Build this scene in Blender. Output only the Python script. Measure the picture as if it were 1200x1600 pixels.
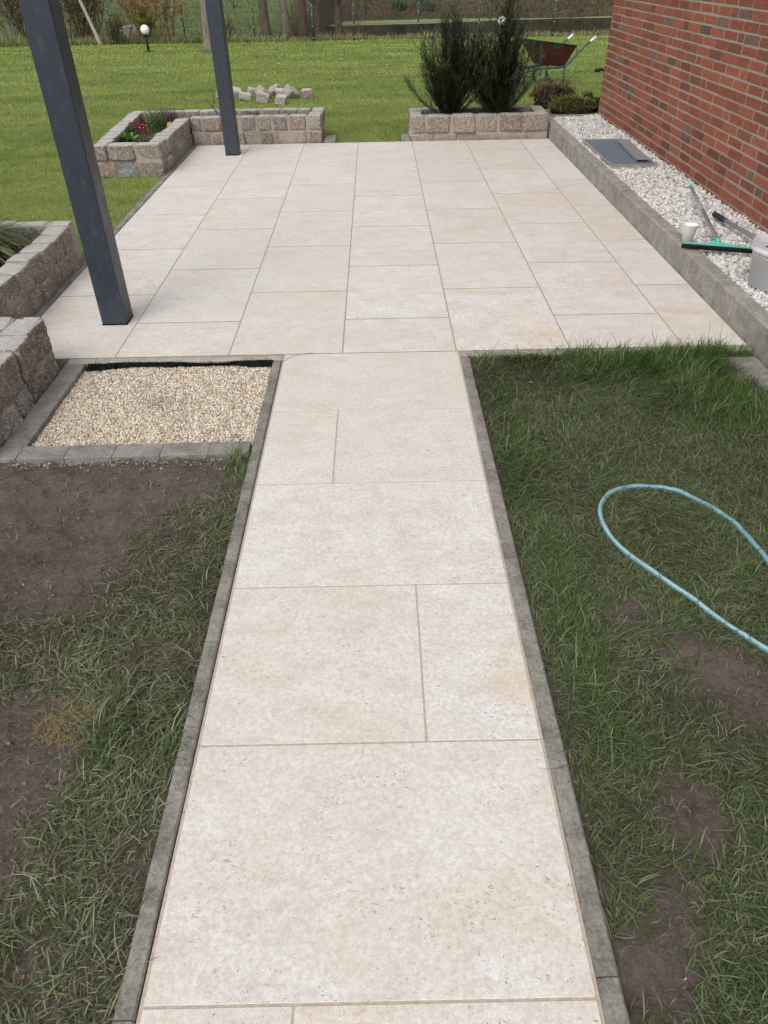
import bpy, math, random
import numpy as np
from mathutils import Matrix, Vector, Euler
for o in list(bpy.data.objects): bpy.data.objects.remove(o, do_unlink=True)
S = bpy.context.scene
COL = S.collection
R = math.radians
rng = np.random.default_rng(7)
random.seed(7)

# ------------------------------------------------------------------ camera
CX, CY, CH, TH, YAW, ROLL, F = -0.40366, -3.58482, 1.67156, 0.651751, 0.000984, -0.019523, 1140.556
cam = bpy.data.cameras.new('camera'); camo = bpy.data.objects.new('camera', cam); COL.objects.link(camo)
cam.sensor_fit = 'VERTICAL'; cam.sensor_height = 36; cam.lens = F/1600*36
cam.clip_start = .05; cam.clip_end = 500
def _w(xr, yr, z): return Vector((xr*math.cos(YAW)+yr*math.sin(YAW), -xr*math.sin(YAW)+yr*math.cos(YAW), z))
r_ = _w(1, 0, 0); d_ = _w(0, -math.sin(TH), -math.cos(TH)); f_ = _w(0, math.cos(TH), -math.sin(TH))
rr = r_*math.cos(ROLL) - d_*math.sin(ROLL); dd = r_*math.sin(ROLL) + d_*math.cos(ROLL)
camo.matrix_world = Matrix(((rr.x, -dd.x, -f_.x, CX), (rr.y, -dd.y, -f_.y, CY), (rr.z, -dd.z, -f_.z, CH), (0, 0, 0, 1)))
S.camera = camo

# ------------------------------------------------------------------ light
SUN_EL, SUN_AZ = 52, 205      # azimuth clockwise from +Y
W = bpy.data.worlds.new('World'); S.world = W; W.use_nodes = True
wn = W.node_tree.nodes; wl = W.node_tree.links
bg = wn['Background']; sky = wn.new('ShaderNodeTexSky'); sky.sky_type = 'NISHITA'; sky.sun_disc = False
sky.sun_elevation = R(SUN_EL); sky.sun_rotation = R(SUN_AZ); sky.dust_density = 4; sky.air_density = 1.0; sky.ozone_density = 1
hs = wn.new('ShaderNodeHueSaturation'); hs.inputs['Saturation'].default_value = .22
wl.new(sky.outputs[0], hs.inputs['Color']); wl.new(hs.outputs[0], bg.inputs[0]); bg.inputs[1].default_value = .15
sl = bpy.data.lights.new('sun', 'SUN'); sl.energy = .5; sl.angle = R(60); sl.color = (1, .955, .9)
so = bpy.data.objects.new('sun', sl); COL.objects.link(so)
sd = Vector((math.sin(R(SUN_AZ))*math.cos(R(SUN_EL)), math.cos(R(SUN_AZ))*math.cos(R(SUN_EL)), math.sin(R(SUN_EL))))
so.rotation_euler = sd.to_track_quat('Z', 'Y').to_euler()
S.view_settings.view_transform = 'Standard'; S.view_settings.look = 'None'
S.view_settings.exposure = 0.33; S.view_settings.gamma = 1
S.render.engine = 'CYCLES'
S.render.resolution_x, S.render.resolution_y = 768, 1024

# ------------------------------------------------------------------ noise
def _h(ix, iy, iz, s):
    n = (ix.astype(np.int64)*374761393 + iy.astype(np.int64)*668265263 + iz.astype(np.int64)*1274126177 + s*974634777) & 0xffffffff
    n = ((n ^ (n >> 13))*1274126177) & 0xffffffff
    n = ((n ^ (n >> 16))*668265263) & 0xffffffff
    return ((n ^ (n >> 15)) & 0xffffff)/float(0xffffff)
def vn(P, s=0):
    P = np.asarray(P, float); i = np.floor(P).astype(np.int64); f = P-i; f = f*f*(3-2*f)
    x, y, z = i[..., 0], i[..., 1], i[..., 2]; u, v, w = f[..., 0], f[..., 1], f[..., 2]
    def L(a, b, t): return a+(b-a)*t
    return L(L(L(_h(x,y,z,s), _h(x+1,y,z,s), u), L(_h(x,y+1,z,s), _h(x+1,y+1,z,s), u), v),
             L(L(_h(x,y,z+1,s), _h(x+1,y,z+1,s), u), L(_h(x,y+1,z+1,s), _h(x+1,y+1,z+1,s), u), v), w)*2-1
def fbm(P, s=0, o=4):
    a = 0; k = 1.; t = 0
    for q in range(o): a = a+k*vn(np.asarray(P)*2**q, s+q*17); t += k; k *= .5
    return a/t
def n2(x, y, sc, s=0, o=3):
    x = np.asarray(x, float); y = np.asarray(y, float)
    return fbm(np.stack([x*sc, y*sc, np.zeros_like(x)+.37], -1), s, o)

# ------------------------------------------------------------------ mesh builder
class MB:
    def __init__(s): s.V = []; s.F = []; s.n = 0
    def add(s, V, Fs, mat=0, col=(1, 1, 1), smooth=False):
        V = np.asarray(V, np.float32).reshape(-1, 3)
        col = np.asarray(col, np.float32)
        if col.ndim == 1: col = np.tile(col[:3], (len(V), 1))
        s.V.append((V, col))
        if not isinstance(Fs, (list, tuple)) : Fs = [Fs]
        elif len(Fs) and not isinstance(Fs[0], np.ndarray):
            g = {}
            for f in Fs: g.setdefault(len(f), []).append(f)
            Fs = [np.array(v) for v in g.values()]
        for f in Fs:
            if len(f): s.F.append((np.asarray(f, np.int64)+s.n, mat, smooth))
        s.n += len(V); return s
    def build(s, name, mats, parent=None):
        me = bpy.data.meshes.new(name)
        V = np.concatenate([v for v, c in s.V]); C = np.concatenate([c for v, c in s.V])
        me.vertices.add(len(V)); me.vertices.foreach_set('co', V.ravel())
        loops = np.concatenate([f.ravel() for f, m, sm in s.F])
        cnt = np.concatenate([np.full(len(f), f.shape[1]) for f, m, sm in s.F])
        mi = np.concatenate([np.full(len(f), m) for f, m, sm in s.F])
        smo = np.concatenate([np.full(len(f), sm) for f, m, sm in s.F])
        me.loops.add(len(loops)); me.loops.foreach_set('vertex_index', loops.astype(np.int32))
        me.polygons.add(len(cnt)); st = np.concatenate([[0], np.cumsum(cnt)[:-1]])
        me.polygons.foreach_set('loop_start', st.astype(np.int32))
        me.polygons.foreach_set('material_index', mi.astype(np.int32))
        me.polygons.foreach_set('use_smooth', smo.astype(bool))
        ca = me.color_attributes.new('Col', 'FLOAT_COLOR', 'POINT')
        ca.data.foreach_set('color', np.concatenate([C, np.ones((len(C), 1), np.float32)], 1).ravel())
        me.update(calc_edges=True)
        if not isinstance(mats, (list, tuple)): mats = [mats]
        for m in mats: me.materials.append(m)
        o = bpy.data.objects.new(name, me); COL.objects.link(o)
        if parent: o.parent = parent
        return o
def rotm(rx=0, ry=0, rz=0): return np.array(Euler((rx, ry, rz)).to_matrix())
def tf(V, loc=(0, 0, 0), M=None, sc=1):
    V = np.asarray(V, float)*sc
    if M is not None: V = V@np.asarray(M).T
    return V+np.asarray(loc)
_cb = {}
def cbox(sx, sy, sz, b):
    """box with chamfered edges, centred"""
    V = []; idx = {}
    h = (sx/2, sy/2, sz/2)
    for a in (-1, 1):
        for c in (-1, 1):
            for d in (-1, 1):
                for t in range(3):
                    sg = (a, c, d); idx[(a, c, d, t)] = len(V)
                    V.append([sg[k]*(h[k] if k == t else h[k]-b) for k in range(3)])
    Fs = []
    for t in range(3):
        u, v = [k for k in range(3) if k != t]
        for s in (-1, 1):
            f = []
            for (p, q) in ((-1, -1), (1, -1), (1, 1), (-1, 1)):
                k = [0, 0, 0]; k[t] = s; k[u] = p; k[v] = q; f.append(idx[(*k, t)])
            Fs.append(f)
        for p in (-1, 1):
            for q in (-1, 1):
                k0 = [0, 0, 0]; k0[t] = -1; k0[u] = p; k0[v] = q; k1 = list(k0); k1[t] = 1
                Fs.append([idx[(*k0, u)], idx[(*k1, u)], idx[(*k1, v)], idx[(*k0, v)]])
    for a in (-1, 1):
        for c in (-1, 1):
            for d in (-1, 1): Fs.append([idx[(a, c, d, t)] for t in range(3)])
    V = np.array(V); out = []
    for f in Fs:
        p = V[f]; n = np.cross(p[1]-p[0], p[2]-p[0])
        out.append(f if np.dot(n, p.mean(0)) > 0 else f[::-1])
    return V, out
def bx(m, x0, y0, z0, x1, y1, z1, b=.002, mat=0, col=(1, 1, 1), rz=0):
    V, Fs = cbox(x1-x0, y1-y0, z1-z0, min(b, .45*min(x1-x0, y1-y0, z1-z0)))
    m.add(tf(V, ((x0+x1)/2, (y0+y1)/2, (z0+z1)/2), rotm(0, 0, rz) if rz else None), Fs, mat, col)
_cs = {}
def cubesphere(n):
    if n in _cs: return _cs[n]
    ids = {}; V = []; Fs = []
    def g(p):
        k = tuple(p)
        if k not in ids: ids[k] = len(V); V.append([c/n*2-1 for c in p])
        return ids[k]
    for t in range(3):
        u, v = (t+1) % 3, (t+2) % 3
        for s in (0, n):
            for i in range(n):
                for j in range(n):
                    q = []
                    for a, b in ((0, 0), (1, 0), (1, 1), (0, 1)):
                        p = [0, 0, 0]; p[t] = s; p[u] = i+a; p[v] = j+b; q.append(g(p))
                    Fs.append(q if s else q[::-1])
    _cs[n] = (np.array(V, float), np.array(Fs)); return _cs[n]
def rock(m, c, size, n=8, k=7, amp=.05, seed=0, M=None, mat=0, col=(1, 1, 1), fr=2.2, flat_top=0):
    V, Fs = cubesphere(n)
    r = (np.abs(V)**k).sum(1)**(1/k)
    P = V/r[:, None]
    nz = P/np.linalg.norm(P, axis=1)[:, None]
    d = fbm(P*fr+seed*3.71, seed, 4)
    am = amp*np.ones(len(P))
    if flat_top: am = np.where((P[:, 2] > .9), amp*flat_top, amp)
    P = P+nz*(d*am*2)[:, None]
    # skewed, slightly wedge-like block
    rs = np.random.default_rng(seed+99)
    sk = rs.normal(0, .06, (3, 3)); sk[2] *= .3; P = P@(np.eye(3)+sk).T
    P = P*np.asarray(size)/2
    m.add(tf(P, c, M), Fs, mat, col, smooth=True)
def tube(m, pts, rad, n=10, mat=0, col=(1, 1, 1), cap=True, mats=None):
    P = np.asarray(pts, float); rad = np.broadcast_to(np.asarray(rad, float), (len(P),))
    T = np.gradient(P, axis=0); T /= np.linalg.norm(T, axis=1)[:, None]+1e-12
    up = np.array([0, 0, 1.]) if abs(T[0, 2]) < .9 else np.array([1., 0, 0])
    N = []; a = np.cross(up, T[0]); a /= np.linalg.norm(a)
    for t in T:
        a = a-t*np.dot(a, t); a /= np.linalg.norm(a); N.append(a.copy())
    N = np.array(N); B = np.cross(T, N)
    an = np.linspace(0, 2*math.pi, n, endpoint=False)
    V = P[:, None]+rad[:, None, None]*(N[:, None]*np.cos(an)[None, :, None]+B[:, None]*np.sin(an)[None, :, None])
    k = len(P); i = np.arange(k-1)[:, None]*n; j = np.arange(n)[None]; j2 = (j+1) % n
    Fq = np.stack([i+j, i+j2, i+n+j2, i+n+j], -1).reshape(-1, 4)
    if mats is None:
        fs = [Fq]
        if cap: fs += [np.arange(n)[::-1][None], (np.arange(n)+(k-1)*n)[None]]
        m.add(V.reshape(-1, 3), fs, mat, col, smooth=True)
    else:
        seg = np.tile(np.arange(n), k-1); base = m.n
        m.add(V.reshape(-1, 3), [Fq[seg == 0]], mats[0], col, True)
        for q in range(1, n):
            m.F.append((Fq[seg == q]+base, mats[q], True))
def lathe(m, prof, c, n=24, mat=0, col=(1, 1, 1), M=None, smooth=True):
    prof = np.asarray(prof, float); an = np.linspace(0, 2*math.pi, n, endpoint=False)
    V = np.stack([prof[:, 0][:, None]*np.cos(an), prof[:, 0][:, None]*np.sin(an), np.repeat(prof[:, 1][:, None], n, 1)], -1)
    k = len(prof); i = np.arange(k-1)[:, None]*n; j = np.arange(n)[None]; j2 = (j+1) % n
    Fq = np.stack([i+j, i+j2, i+n+j2, i+n+j], -1).reshape(-1, 4)
    m.add(tf(V.reshape(-1, 3), c, M), [Fq], mat, col, smooth)
def blades(m, B, az, L, Wd, e0, e1, col, seg=3, zmin=None, mat=0, tip=0.0, twist=None, curl=None):
    """many grass blades at once"""
    n = len(B); az = np.broadcast_to(az, (n,)); L = np.broadcast_to(L, (n,)); Wd = np.broadcast_to(Wd, (n,))
    e0 = np.broadcast_to(e0, (n,)); e1 = np.broadcast_to(e1, (n,))
    ct = az+math.pi/2 if twist is None else az+math.pi/2+twist
    side = np.stack([np.cos(ct), np.sin(ct), np.zeros(n)], -1)
    p = np.asarray(B, float).copy(); V = []
    for k in range(seg+1):
        w = Wd*.5*(1 if k < seg-1 else .75 if k == seg-1 else tip)
        if k == 0: w = Wd*.4
        if k < seg or tip > 0: V += [p-side*w[:, None], p+side*w[:, None]]
        else: V += [p.copy()]
        if k < seg:
            t = (k+.5)/seg; e = e0+(e1-e0)*t; aa = az if curl is None else az+curl*(t-.5)
            st = (L/seg)[:, None]*np.stack([np.cos(e)*np.cos(aa), np.cos(e)*np.sin(aa), np.sin(e)], -1)
            if curl is not None and k < seg: side = np.stack([-np.sin(aa), np.cos(aa), np.zeros(n)], -1)
            p = p+st
            if zmin is not None: p[:, 2] = np.maximum(p[:, 2], zmin)
    nv = len(V); V = np.stack(V, 1).reshape(-1, 3); b = np.arange(n)*nv
    q = []
    for k in range(seg):
        o = 2*k
        if k < seg-1 or tip > 0: q.append(np.stack([b+o, b+o+1, b+o+3, b+o+2], -1))
    fs = [np.concatenate(q)] if q else []
    if tip == 0: fs.append(np.stack([b+2*seg-2, b+2*seg-1, b+2*seg], -1))
    col = np.asarray(col); col = np.repeat(col, nv, 0) if col.ndim == 2 else col
    m.add(V, fs, mat, col)

# ------------------------------------------------------------------ objects
def tag(o, label=None, cat=None, group=None, kind=None):
    if label: o['label'] = label
    if cat: o['category'] = cat
    if group: o['group'] = group
    if kind: o['kind'] = kind
    return o
def thing(name, label, cat, loc=(0, 0, 0), group=None, rz=0):
    o = bpy.data.objects.new(name, None); COL.objects.link(o); o.location = loc; o.rotation_euler = (0, 0, rz)
    o.empty_display_size = .1
    return tag(o, label, cat, group)

# ------------------------------------------------------------------ materials
def mat(name, rough=.8, spec=.3, metal=0):
    m = bpy.data.materials.new(name); m.use_nodes = True; n = m.node_tree.nodes; l = m.node_tree.links
    b = n['Principled BSDF']; b.inputs['Roughness'].default_value = rough
    b.inputs['Specular IOR Level'].default_value = spec; b.inputs['Metallic'].default_value = metal
    return m, n, l, b
class NT:
    def __init__(s, n, l): s.n = n; s.l = l
    def new(s, t, **k):
        x = s.n.new(t)
        for a, v in k.items(): setattr(x, a, v)
        return x
    def coord(s, scale=(1, 1, 1), off=True, rot=(0, 0, 0)):
        tc = s.new('ShaderNodeTexCoord'); mp = s.new('ShaderNodeMapping'); mp.inputs['Scale'].default_value = scale
        mp.inputs['Rotation'].default_value = rot
        s.l.new(tc.outputs['Object'], mp.inputs[0])
        if off:
            at = s.new('ShaderNodeAttribute'); at.attribute_name = 'Col'
            vm = s.new('ShaderNodeVectorMath', operation='MULTIPLY_ADD')
            vm.inputs[1].default_value = (37, 53, 29)
            s.l.new(at.outputs['Color'], vm.inputs[0]); s.l.new(mp.outputs[0], vm.inputs[2]); return vm.outputs[0]
        return mp.outputs[0]
    def noise(s, v, sc, det=4, rough=.55, dist=0):
        x = s.new('ShaderNodeTexNoise'); x.inputs['Scale'].default_value = sc; x.inputs['Detail'].default_value = det
        x.inputs['Roughness'].default_value = rough; x.inputs['Distortion'].default_value = dist
        s.l.new(v, x.inputs['Vector']); return x.outputs['Fac']
    def voro(s, v, sc, feat='F1', out='Distance', rnd=1):
        x = s.new('ShaderNodeTexVoronoi', feature=feat); x.inputs['Scale'].default_value = sc
        x.inputs['Randomness'].default_value = rnd
        s.l.new(v, x.inputs['Vector']); return x.outputs[out]
    def ramp(s, f, stops):
        x = s.new('ShaderNodeValToRGB'); e = x.color_ramp.elements
        while len(e) < len(stops): e.new(.5)
        for q, (p, c) in zip(e, stops):
            q.position = p; q.color = (*c, 1) if len(c) == 3 else c
        s.l.new(f, x.inputs[0]); return x.outputs['Color']
    def mr(s, f, a, b, c=0, d=1):
        x = s.new('ShaderNodeMapRange'); x.clamp = True
        for i, v in zip((1, 2, 3, 4), (a, b, c, d)): x.inputs[i].default_value = v
        s.l.new(f, x.inputs[0]); return x.outputs[0]
    def math(s, op, a, b):
        x = s.new('ShaderNodeMath', operation=op)
        for i, v in enumerate((a, b)):
            if isinstance(v, (int, float)): x.inputs[i].default_value = v
            else: s.l.new(v, x.inputs[i])
        return x.outputs[0]
    def mix(s, f, a, b, bt='MIX'):
        x = s.new('ShaderNodeMix', data_type='RGBA', blend_type=bt)
        for i, v in ((0, f), (6, a), (7, b)):
            if isinstance(v, (int, float)): x.inputs[i].default_value = v
            elif isinstance(v, tuple): x.inputs[i].default_value = (*v, 1)
            else: s.l.new(v, x.inputs[i])
        return x.outputs[2]
    def bump(s, hgt, b, strength=.3, dist=.002, prev=None):
        x = s.new('ShaderNodeBump'); x.inputs['Strength'].default_value = strength; x.inputs['Distance'].default_value = dist
        s.l.new(hgt, x.inputs['Height'])
        if prev is not None: s.l.new(prev, x.inputs['Normal'])
        s.l.new(x.outputs[0], b.inputs['Normal']); return x.outputs[0]
    def vcol(s):
        at = s.new('ShaderNodeAttribute'); at.attribute_name = 'Col'; return at.outputs['Color']
def simple(name, c, rough=.6, spec=.3, metal=0, var=.15, sc=30, bump=0):
    m, n, l, b = mat(name, rough, spec, metal); t = NT(n, l); v = t.coord(off=False)
    f = t.noise(v, sc, 5)
    c0 = tuple(x*(1-var) for x in c); c1 = tuple(min(1, x*(1+var)) for x in c)
    l.new(t.ramp(f, [(.3, c0), (.7, c1)]), b.inputs['Base Color'])
    if bump: t.bump(f, b, bump, .003)
    return m
def blade_mat(name, transl=.25, rough=.75, spec=.15):
    m, n, l, b = mat(name, rough, spec); t = NT(n, l); c = t.vcol(); l.new(c, b.inputs['Base Color'])
    tr = t.new('ShaderNodeBsdfTranslucent'); l.new(c, tr.inputs[0]); ms = t.new('ShaderNodeMixShader')
    ms.inputs[0].default_value = transl; l.new(b.outputs[0], ms.inputs[1]); l.new(tr.outputs[0], ms.inputs[2])
    l.new(ms.outputs[0], n['Material Output'].inputs[0]); return m

# pale stone slabs
def slab_mat():
    m, n, l, b = mat('pale_stone', .55, .3); t = NT(n, l)
    v = t.coord((1, 1, 1)); vs = t.coord((1, 1.7, 1))
    big = t.noise(vs, 2.6, 6, .65, .6); mid = t.noise(vs, 8, 8, .78, .5); fine = t.noise(v, 75, 6, .8); grain = t.noise(v, 260, 3, .8)
    warm = t.noise(vs, 2.3, 7, .68, 1.0); sepc = t.new('ShaderNodeSeparateColor'); l.new(t.vcol(), sepc.inputs[0])
    base = t.ramp(mid, [(.32, (.615, .57, .525)), (.5, (.725, .70, .67)), (.64, (.80, .79, .775))])
    wa = t.math('MULTIPLY', t.mr(warm, .47, .64, 0, .9), t.mr(sepc.outputs[0], 0, 1, .25, 1))
    base = t.mix(wa, base, (.67, .55, .415))
    base = t.mix(t.mr(big, .52, .66, 0, .55), base, (.81, .80, .78))
    base = t.mix(t.mr(fine, .40, .56, .48, 0), base, (.44, .375, .31))
    base = t.mix(t.mr(fine, .52, .68, 0, .35), base, (.80, .785, .76))
    base = t.mix(t.mr(grain, .38, .56, .34, 0), base, (.42, .36, .30))
    base = t.mix(t.mr(sepc.outputs[1], 0, 1, 0, .30), base, (.56, .50, .42))
    # small irregular pits and scratches, gathered in streaks
    dens = t.mr(t.noise(vs, 4.5, 7, .75, .8), .40, .64, 0, 1)
    n1 = t.noise(t.coord((1, 1.6, 1)), 92, 2, .6, 1.2); n3 = t.noise(t.coord((1, 2.2, 1), True, (0, 0, .5)), 44, 4, .75, 2.0)
    th = t.math('SUBTRACT', .71, t.math('MULTIPLY', dens, .105))
    pit = t.math('MULTIPLY', t.math('SUBTRACT', n1, th), 22.0)
    th3 = t.math('SUBTRACT', .74, t.math('MULTIPLY', dens, .08)); pit3 = t.math('MULTIPLY', t.math('SUBTRACT', n3, th3), 20.0)
    cl = t.new('ShaderNodeClamp'); l.new(t.math('MAXIMUM', pit, pit3), cl.inputs[0]); pits = cl.outputs[0]
    base = t.mix(t.math('MULTIPLY', pits, .8), base, (.27, .21, .165))
    # thin rusty veins
    ve = t.noise(vs, 7, 6, .75, 2.5); vein = t.math('MULTIPLY', t.mr(t.math('ABSOLUTE', t.math('SUBTRACT', ve, .5), 0), 0, .018, 1, 0), t.mr(t.noise(v, 3.1, 2), .52, .68, 0, .45))
    base = t.mix(vein, base, (.50, .34, .24))
    l.new(base, b.inputs['Base Color'])
    hgt = t.math('SUBTRACT', t.math('MULTIPLY', fine, .5), t.math('MULTIPLY', pits, 1.))
    hgt = t.math('ADD', hgt, t.math('MULTIPLY', mid, .8))
    t.bump(hgt, b, .4, .0016)
    l.new(t.mr(mid, .3, .7, .48, .7), b.inputs['Roughness'])
    return m
M_SLAB = slab_mat()
M_GROUT = simple('sand_grout', (.44, .375, .30), .9, .2, 0, .18, 90, .3)
def concrete(name, c, dark, green=0.25):
    m, n, l, b = mat(name, .85, .25); t = NT(n, l); v = t.coord((1, 1, 1)); st = t.coord((1, 1, .45))
    a = t.noise(v, 9, 8, .78, .5); f = t.noise(v, 110, 5, .8); s2 = t.noise(st, 14, 5, .65)
    col = t.ramp(a, [(.3, dark), (.55, c), (.75, tuple(min(1, x*1.25) for x in c))])
    col = t.mix(t.mr(s2, .5, .7, 0, .5), col, tuple(x*.7 for x in dark))
    col = t.mix(t.mr(t.noise(v, 3, 4), .48, .68, 0, green), col, (.20, .21, .12))
    col = t.mix(t.mr(f, .52, .66, 0, .5), col, tuple(x*1.5 for x in c)); col = t.mix(t.mr(f, .36, .48, .5, 0), col, tuple(x*.6 for x in dark))
    l.new(col, b.inputs['Base Color']); t.bump(f, b, .35, .002, t.bump(a, b, .3, .006)); return m
M_CONC = concrete('weathered_concrete', (.34, .32, .29), (.17, .155, .13), .2)
M_EDGE = concrete('edging_concrete', (.26, .245, .215), (.095, .088, .075), .16)
M_EDGEL = concrete('pale_edging_concrete', (.40, .37, .31), (.26, .24, .20), .3)
M_PAVER = concrete('dark_paver', (.27, .25, .23), (.14, .127, .118), .08)
# granite of planter stones : vertex colour gives each stone its tone
def granite(name, sp=1.0):
    m, n, l, b = mat(name, .8, .3); t = NT(n, l); v = t.coord(off=False)
    c = t.vcol(); g = t.voro(v, 160, 'F1', 'Color'); sg = t.new('ShaderNodeSeparateColor'); l.new(g, sg.inputs[0])
    a = t.noise(v, 22, 6, .75, .5); f = t.noise(v, 90, 3, .7)
    col = t.mix(t.mr(a, .50, .60, 0, .55*sp), c, (.46, .41, .35))
    col = t.mix(t.mr(t.noise(v, 48, 5, .8), .38, .50, .5, 0), col, (.10, .078, .062))
    col = t.mix(t.mr(sg.outputs[0], .72, .8, 0, .55*sp), col, (.62, .58, .53))
    col = t.mix(t.mr(sg.outputs[1], .8, .86, 0, .6*sp), col, (.05, .045, .04))
    col = t.mix(t.mr(t.noise(v, 9, 4), .5, .7, 0, .3), col, (.30, .27, .22))
    # upward faces paler: sawn tops, plus skylight painted into the colour
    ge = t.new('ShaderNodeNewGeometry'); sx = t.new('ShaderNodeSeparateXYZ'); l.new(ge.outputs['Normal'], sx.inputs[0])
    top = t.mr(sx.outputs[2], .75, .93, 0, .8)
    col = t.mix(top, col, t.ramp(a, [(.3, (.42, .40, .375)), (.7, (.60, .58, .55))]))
    l.new(col, b.inputs['Base Color']); t.bump(f, b, .6, .005, t.bump(a, b, .9, .018)); return m
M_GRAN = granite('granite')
M_MORTAR = simple('mortar', (.35, .305, .25), .95, .15, 0, .2, 60, .5)
M_BMORT = simple('brick_mortar', (.36, .31, .26), .95, .15, 0, .12, 80, .4)
def brick():
    m, n, l, b = mat('brick', .75, .3); t = NT(n, l); v = t.coord((1, 1, 1)); c = t.vcol()
    w = t.coord((1, 1, 2.2), True, (R(35), 0, 0)); wr = t.noise(w, 19, 6, .72, 2.6); f = t.noise(v, 150, 3)
    a = t.noise(v, 16, 5, .7)
    col = t.mix(t.mr(wr, .41, .475, .75, 0), c, (.075, .034, .028))
    col = t.mix(t.mr(a, .5, .7, 0, .5), col, (.40, .125, .055))
    col = t.mix(t.mr(f, .6, .8, 0, .2), col, (.35, .26, .2))
    l.new(col, b.inputs['Base Color']); t.bump(wr, b, .7, .010, t.bump(f, b, .2, .002)); return m
M_BRICK = brick()
def ground_mat(name, c0, c1, c2, sc=8, bs=.6):
    m, n, l, b = mat(name, .95, .15); t = NT(n, l); v = t.coord(off=False)
    a = t.noise(v, sc*.25, 5, .6); f = t.noise(v, sc*5, 6, .75); g = t.noise(v, sc*22, 4, .7)
    col = t.mix(t.mr(f, .35, .7), t.mix(t.mr(a, .35, .65), c0, c1), c2)
    vo = t.voro(v, sc*9)
    l.new(t.mix(t.mr(g, .6, .75, 0, .4), col, tuple(x*1.9 for x in c2)), b.inputs['Base Color'])
    t.bump(g, b, bs*.8, .006, t.bump(f, b, bs, .022, t.bump(vo, b, bs*.6, .010))); return m
M_SOIL = ground_mat('bare_soil', (.066, .049, .042), (.115, .087, .075), (.155, .121, .105))
M_LAWNBASE = ground_mat('lawn_soil', (.12, .155, .04), (.17, .21, .055), (.19, .22, .075), 3)
M_MEADOW = ground_mat('meadow_soil', (.07, .11, .035), (.11, .15, .05), (.13, .13, .07), 1.2)
M_LITTER = ground_mat('leaf_litter', (.075, .055, .035), (.12, .085, .055), (.055, .06, .028), 1.0)
M_PSOIL = ground_mat('planter_soil', (.035, .024, .018), (.05, .034, .026), (.075, .05, .037), 12)
M_SUBBASE = ground_mat('grit_bed', (.10, .09, .075), (.15, .13, .11), (.2, .18, .15), 10)
def pebble_mat(name):
    m, n, l, b = mat(name, .7, .3); t = NT(n, l); v = t.coord(off=False); c = t.vcol(); f = t.noise(v, 70, 4, .7)
    l.new(t.mix(t.mr(f, .45, .75, 0, .35), c, (.42, .36, .30)), b.inputs['Base Color']); t.bump(f, b, .3, .003); return m
M_PEB = pebble_mat('pebble')
M_BLADE = blade_mat('grass_blade', .28); M_MUD = blade_mat('muddy_blade', .12, .85, .12)
M_NEEDLE = blade_mat('needle', .12, .5, .3); M_LEAF = blade_mat('leaf', .25, .6, .3)
M_STALK = blade_mat('dry_stalk', .1, .9, .1)
def bark(name, c, dk):
    m, n, l, b = mat(name, .9, .15); t = NT(n, l); v = t.coord((1, 1, .25), False); a = t.noise(v, 18, 6, .75, .6)
    l.new(t.ramp(a, [(.3, dk), (.65, c)]), b.inputs['Base Color']); t.bump(a, b, .8, .02); return m
M_BARK = bark('grey_bark', (.30, .26, .21), (.09, .075, .06)); M_BROWNBARK = bark('brown_bark', (.17, .13, .105), (.05, .038, .03))
M_BIRCH = bark('birch_bark', (.50, .45, .38), (.24, .2, .16))
def post_mat():
    m, n, l, b = mat('anthracite_paint', .38, .5); t = NT(n, l); v = t.coord((1, 1, .5), False); a = t.noise(v, 4, 4); f = t.noise(v, 220, 2)
    dust = t.noise(v, 26, 6, .7)
    col = t.mix(t.mr(a, .4, .7, 0, .3), (.028, .036, .050), (.038, .046, .060))
    col = t.mix(t.mr(dust, .56, .75, 0, .3), col, (.12, .125, .13))
    l.new(col, b.inputs['Base Color']); t.bump(f, b, .08, .001); l.new(t.mr(dust, .4, .7, .33, .55), b.inputs['Roughness']); return m
M_POST = post_mat()
M_BLACK = simple('black_rubber', (.012, .012, .013), .6, .3)
M_TEAL = simple('teal_plastic', (.10, .48, .40), .45, .4, 0, .05)
M_ALU = simple('brushed_aluminium', (.42, .42, .44), .38, .5, .65, .08, 60)
M_GALV = simple('galvanised_steel', (.42, .43, .44), .45, .5, .6, .12, 40)
M_GRID = simple('blue_grey_grating', (.20, .235, .28), .55, .4, .2, .15, 60)
M_CUP = simple('white_card', (.82, .83, .79), .5, .3, 0, .04)
M_NAVY = simple('navy_grip', (.018, .016, .04), .5, .4)
M_WHITEP = simple('white_globe', (.85, .86, .88), .25, .5, 0, .02)
M_FENCE = simple('green_powder_coat', (.03, .055, .035), .5, .4)
M_CLIP = simple('pale_clip', (.6, .6, .6), .5)
M_FGREEN = simple('faded_green_tube', (.06, .11, .105), .5, .4, .2, .25, 20)
M_ROOF = simple('roof_tile', (.06, .05, .05), .8)

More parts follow.
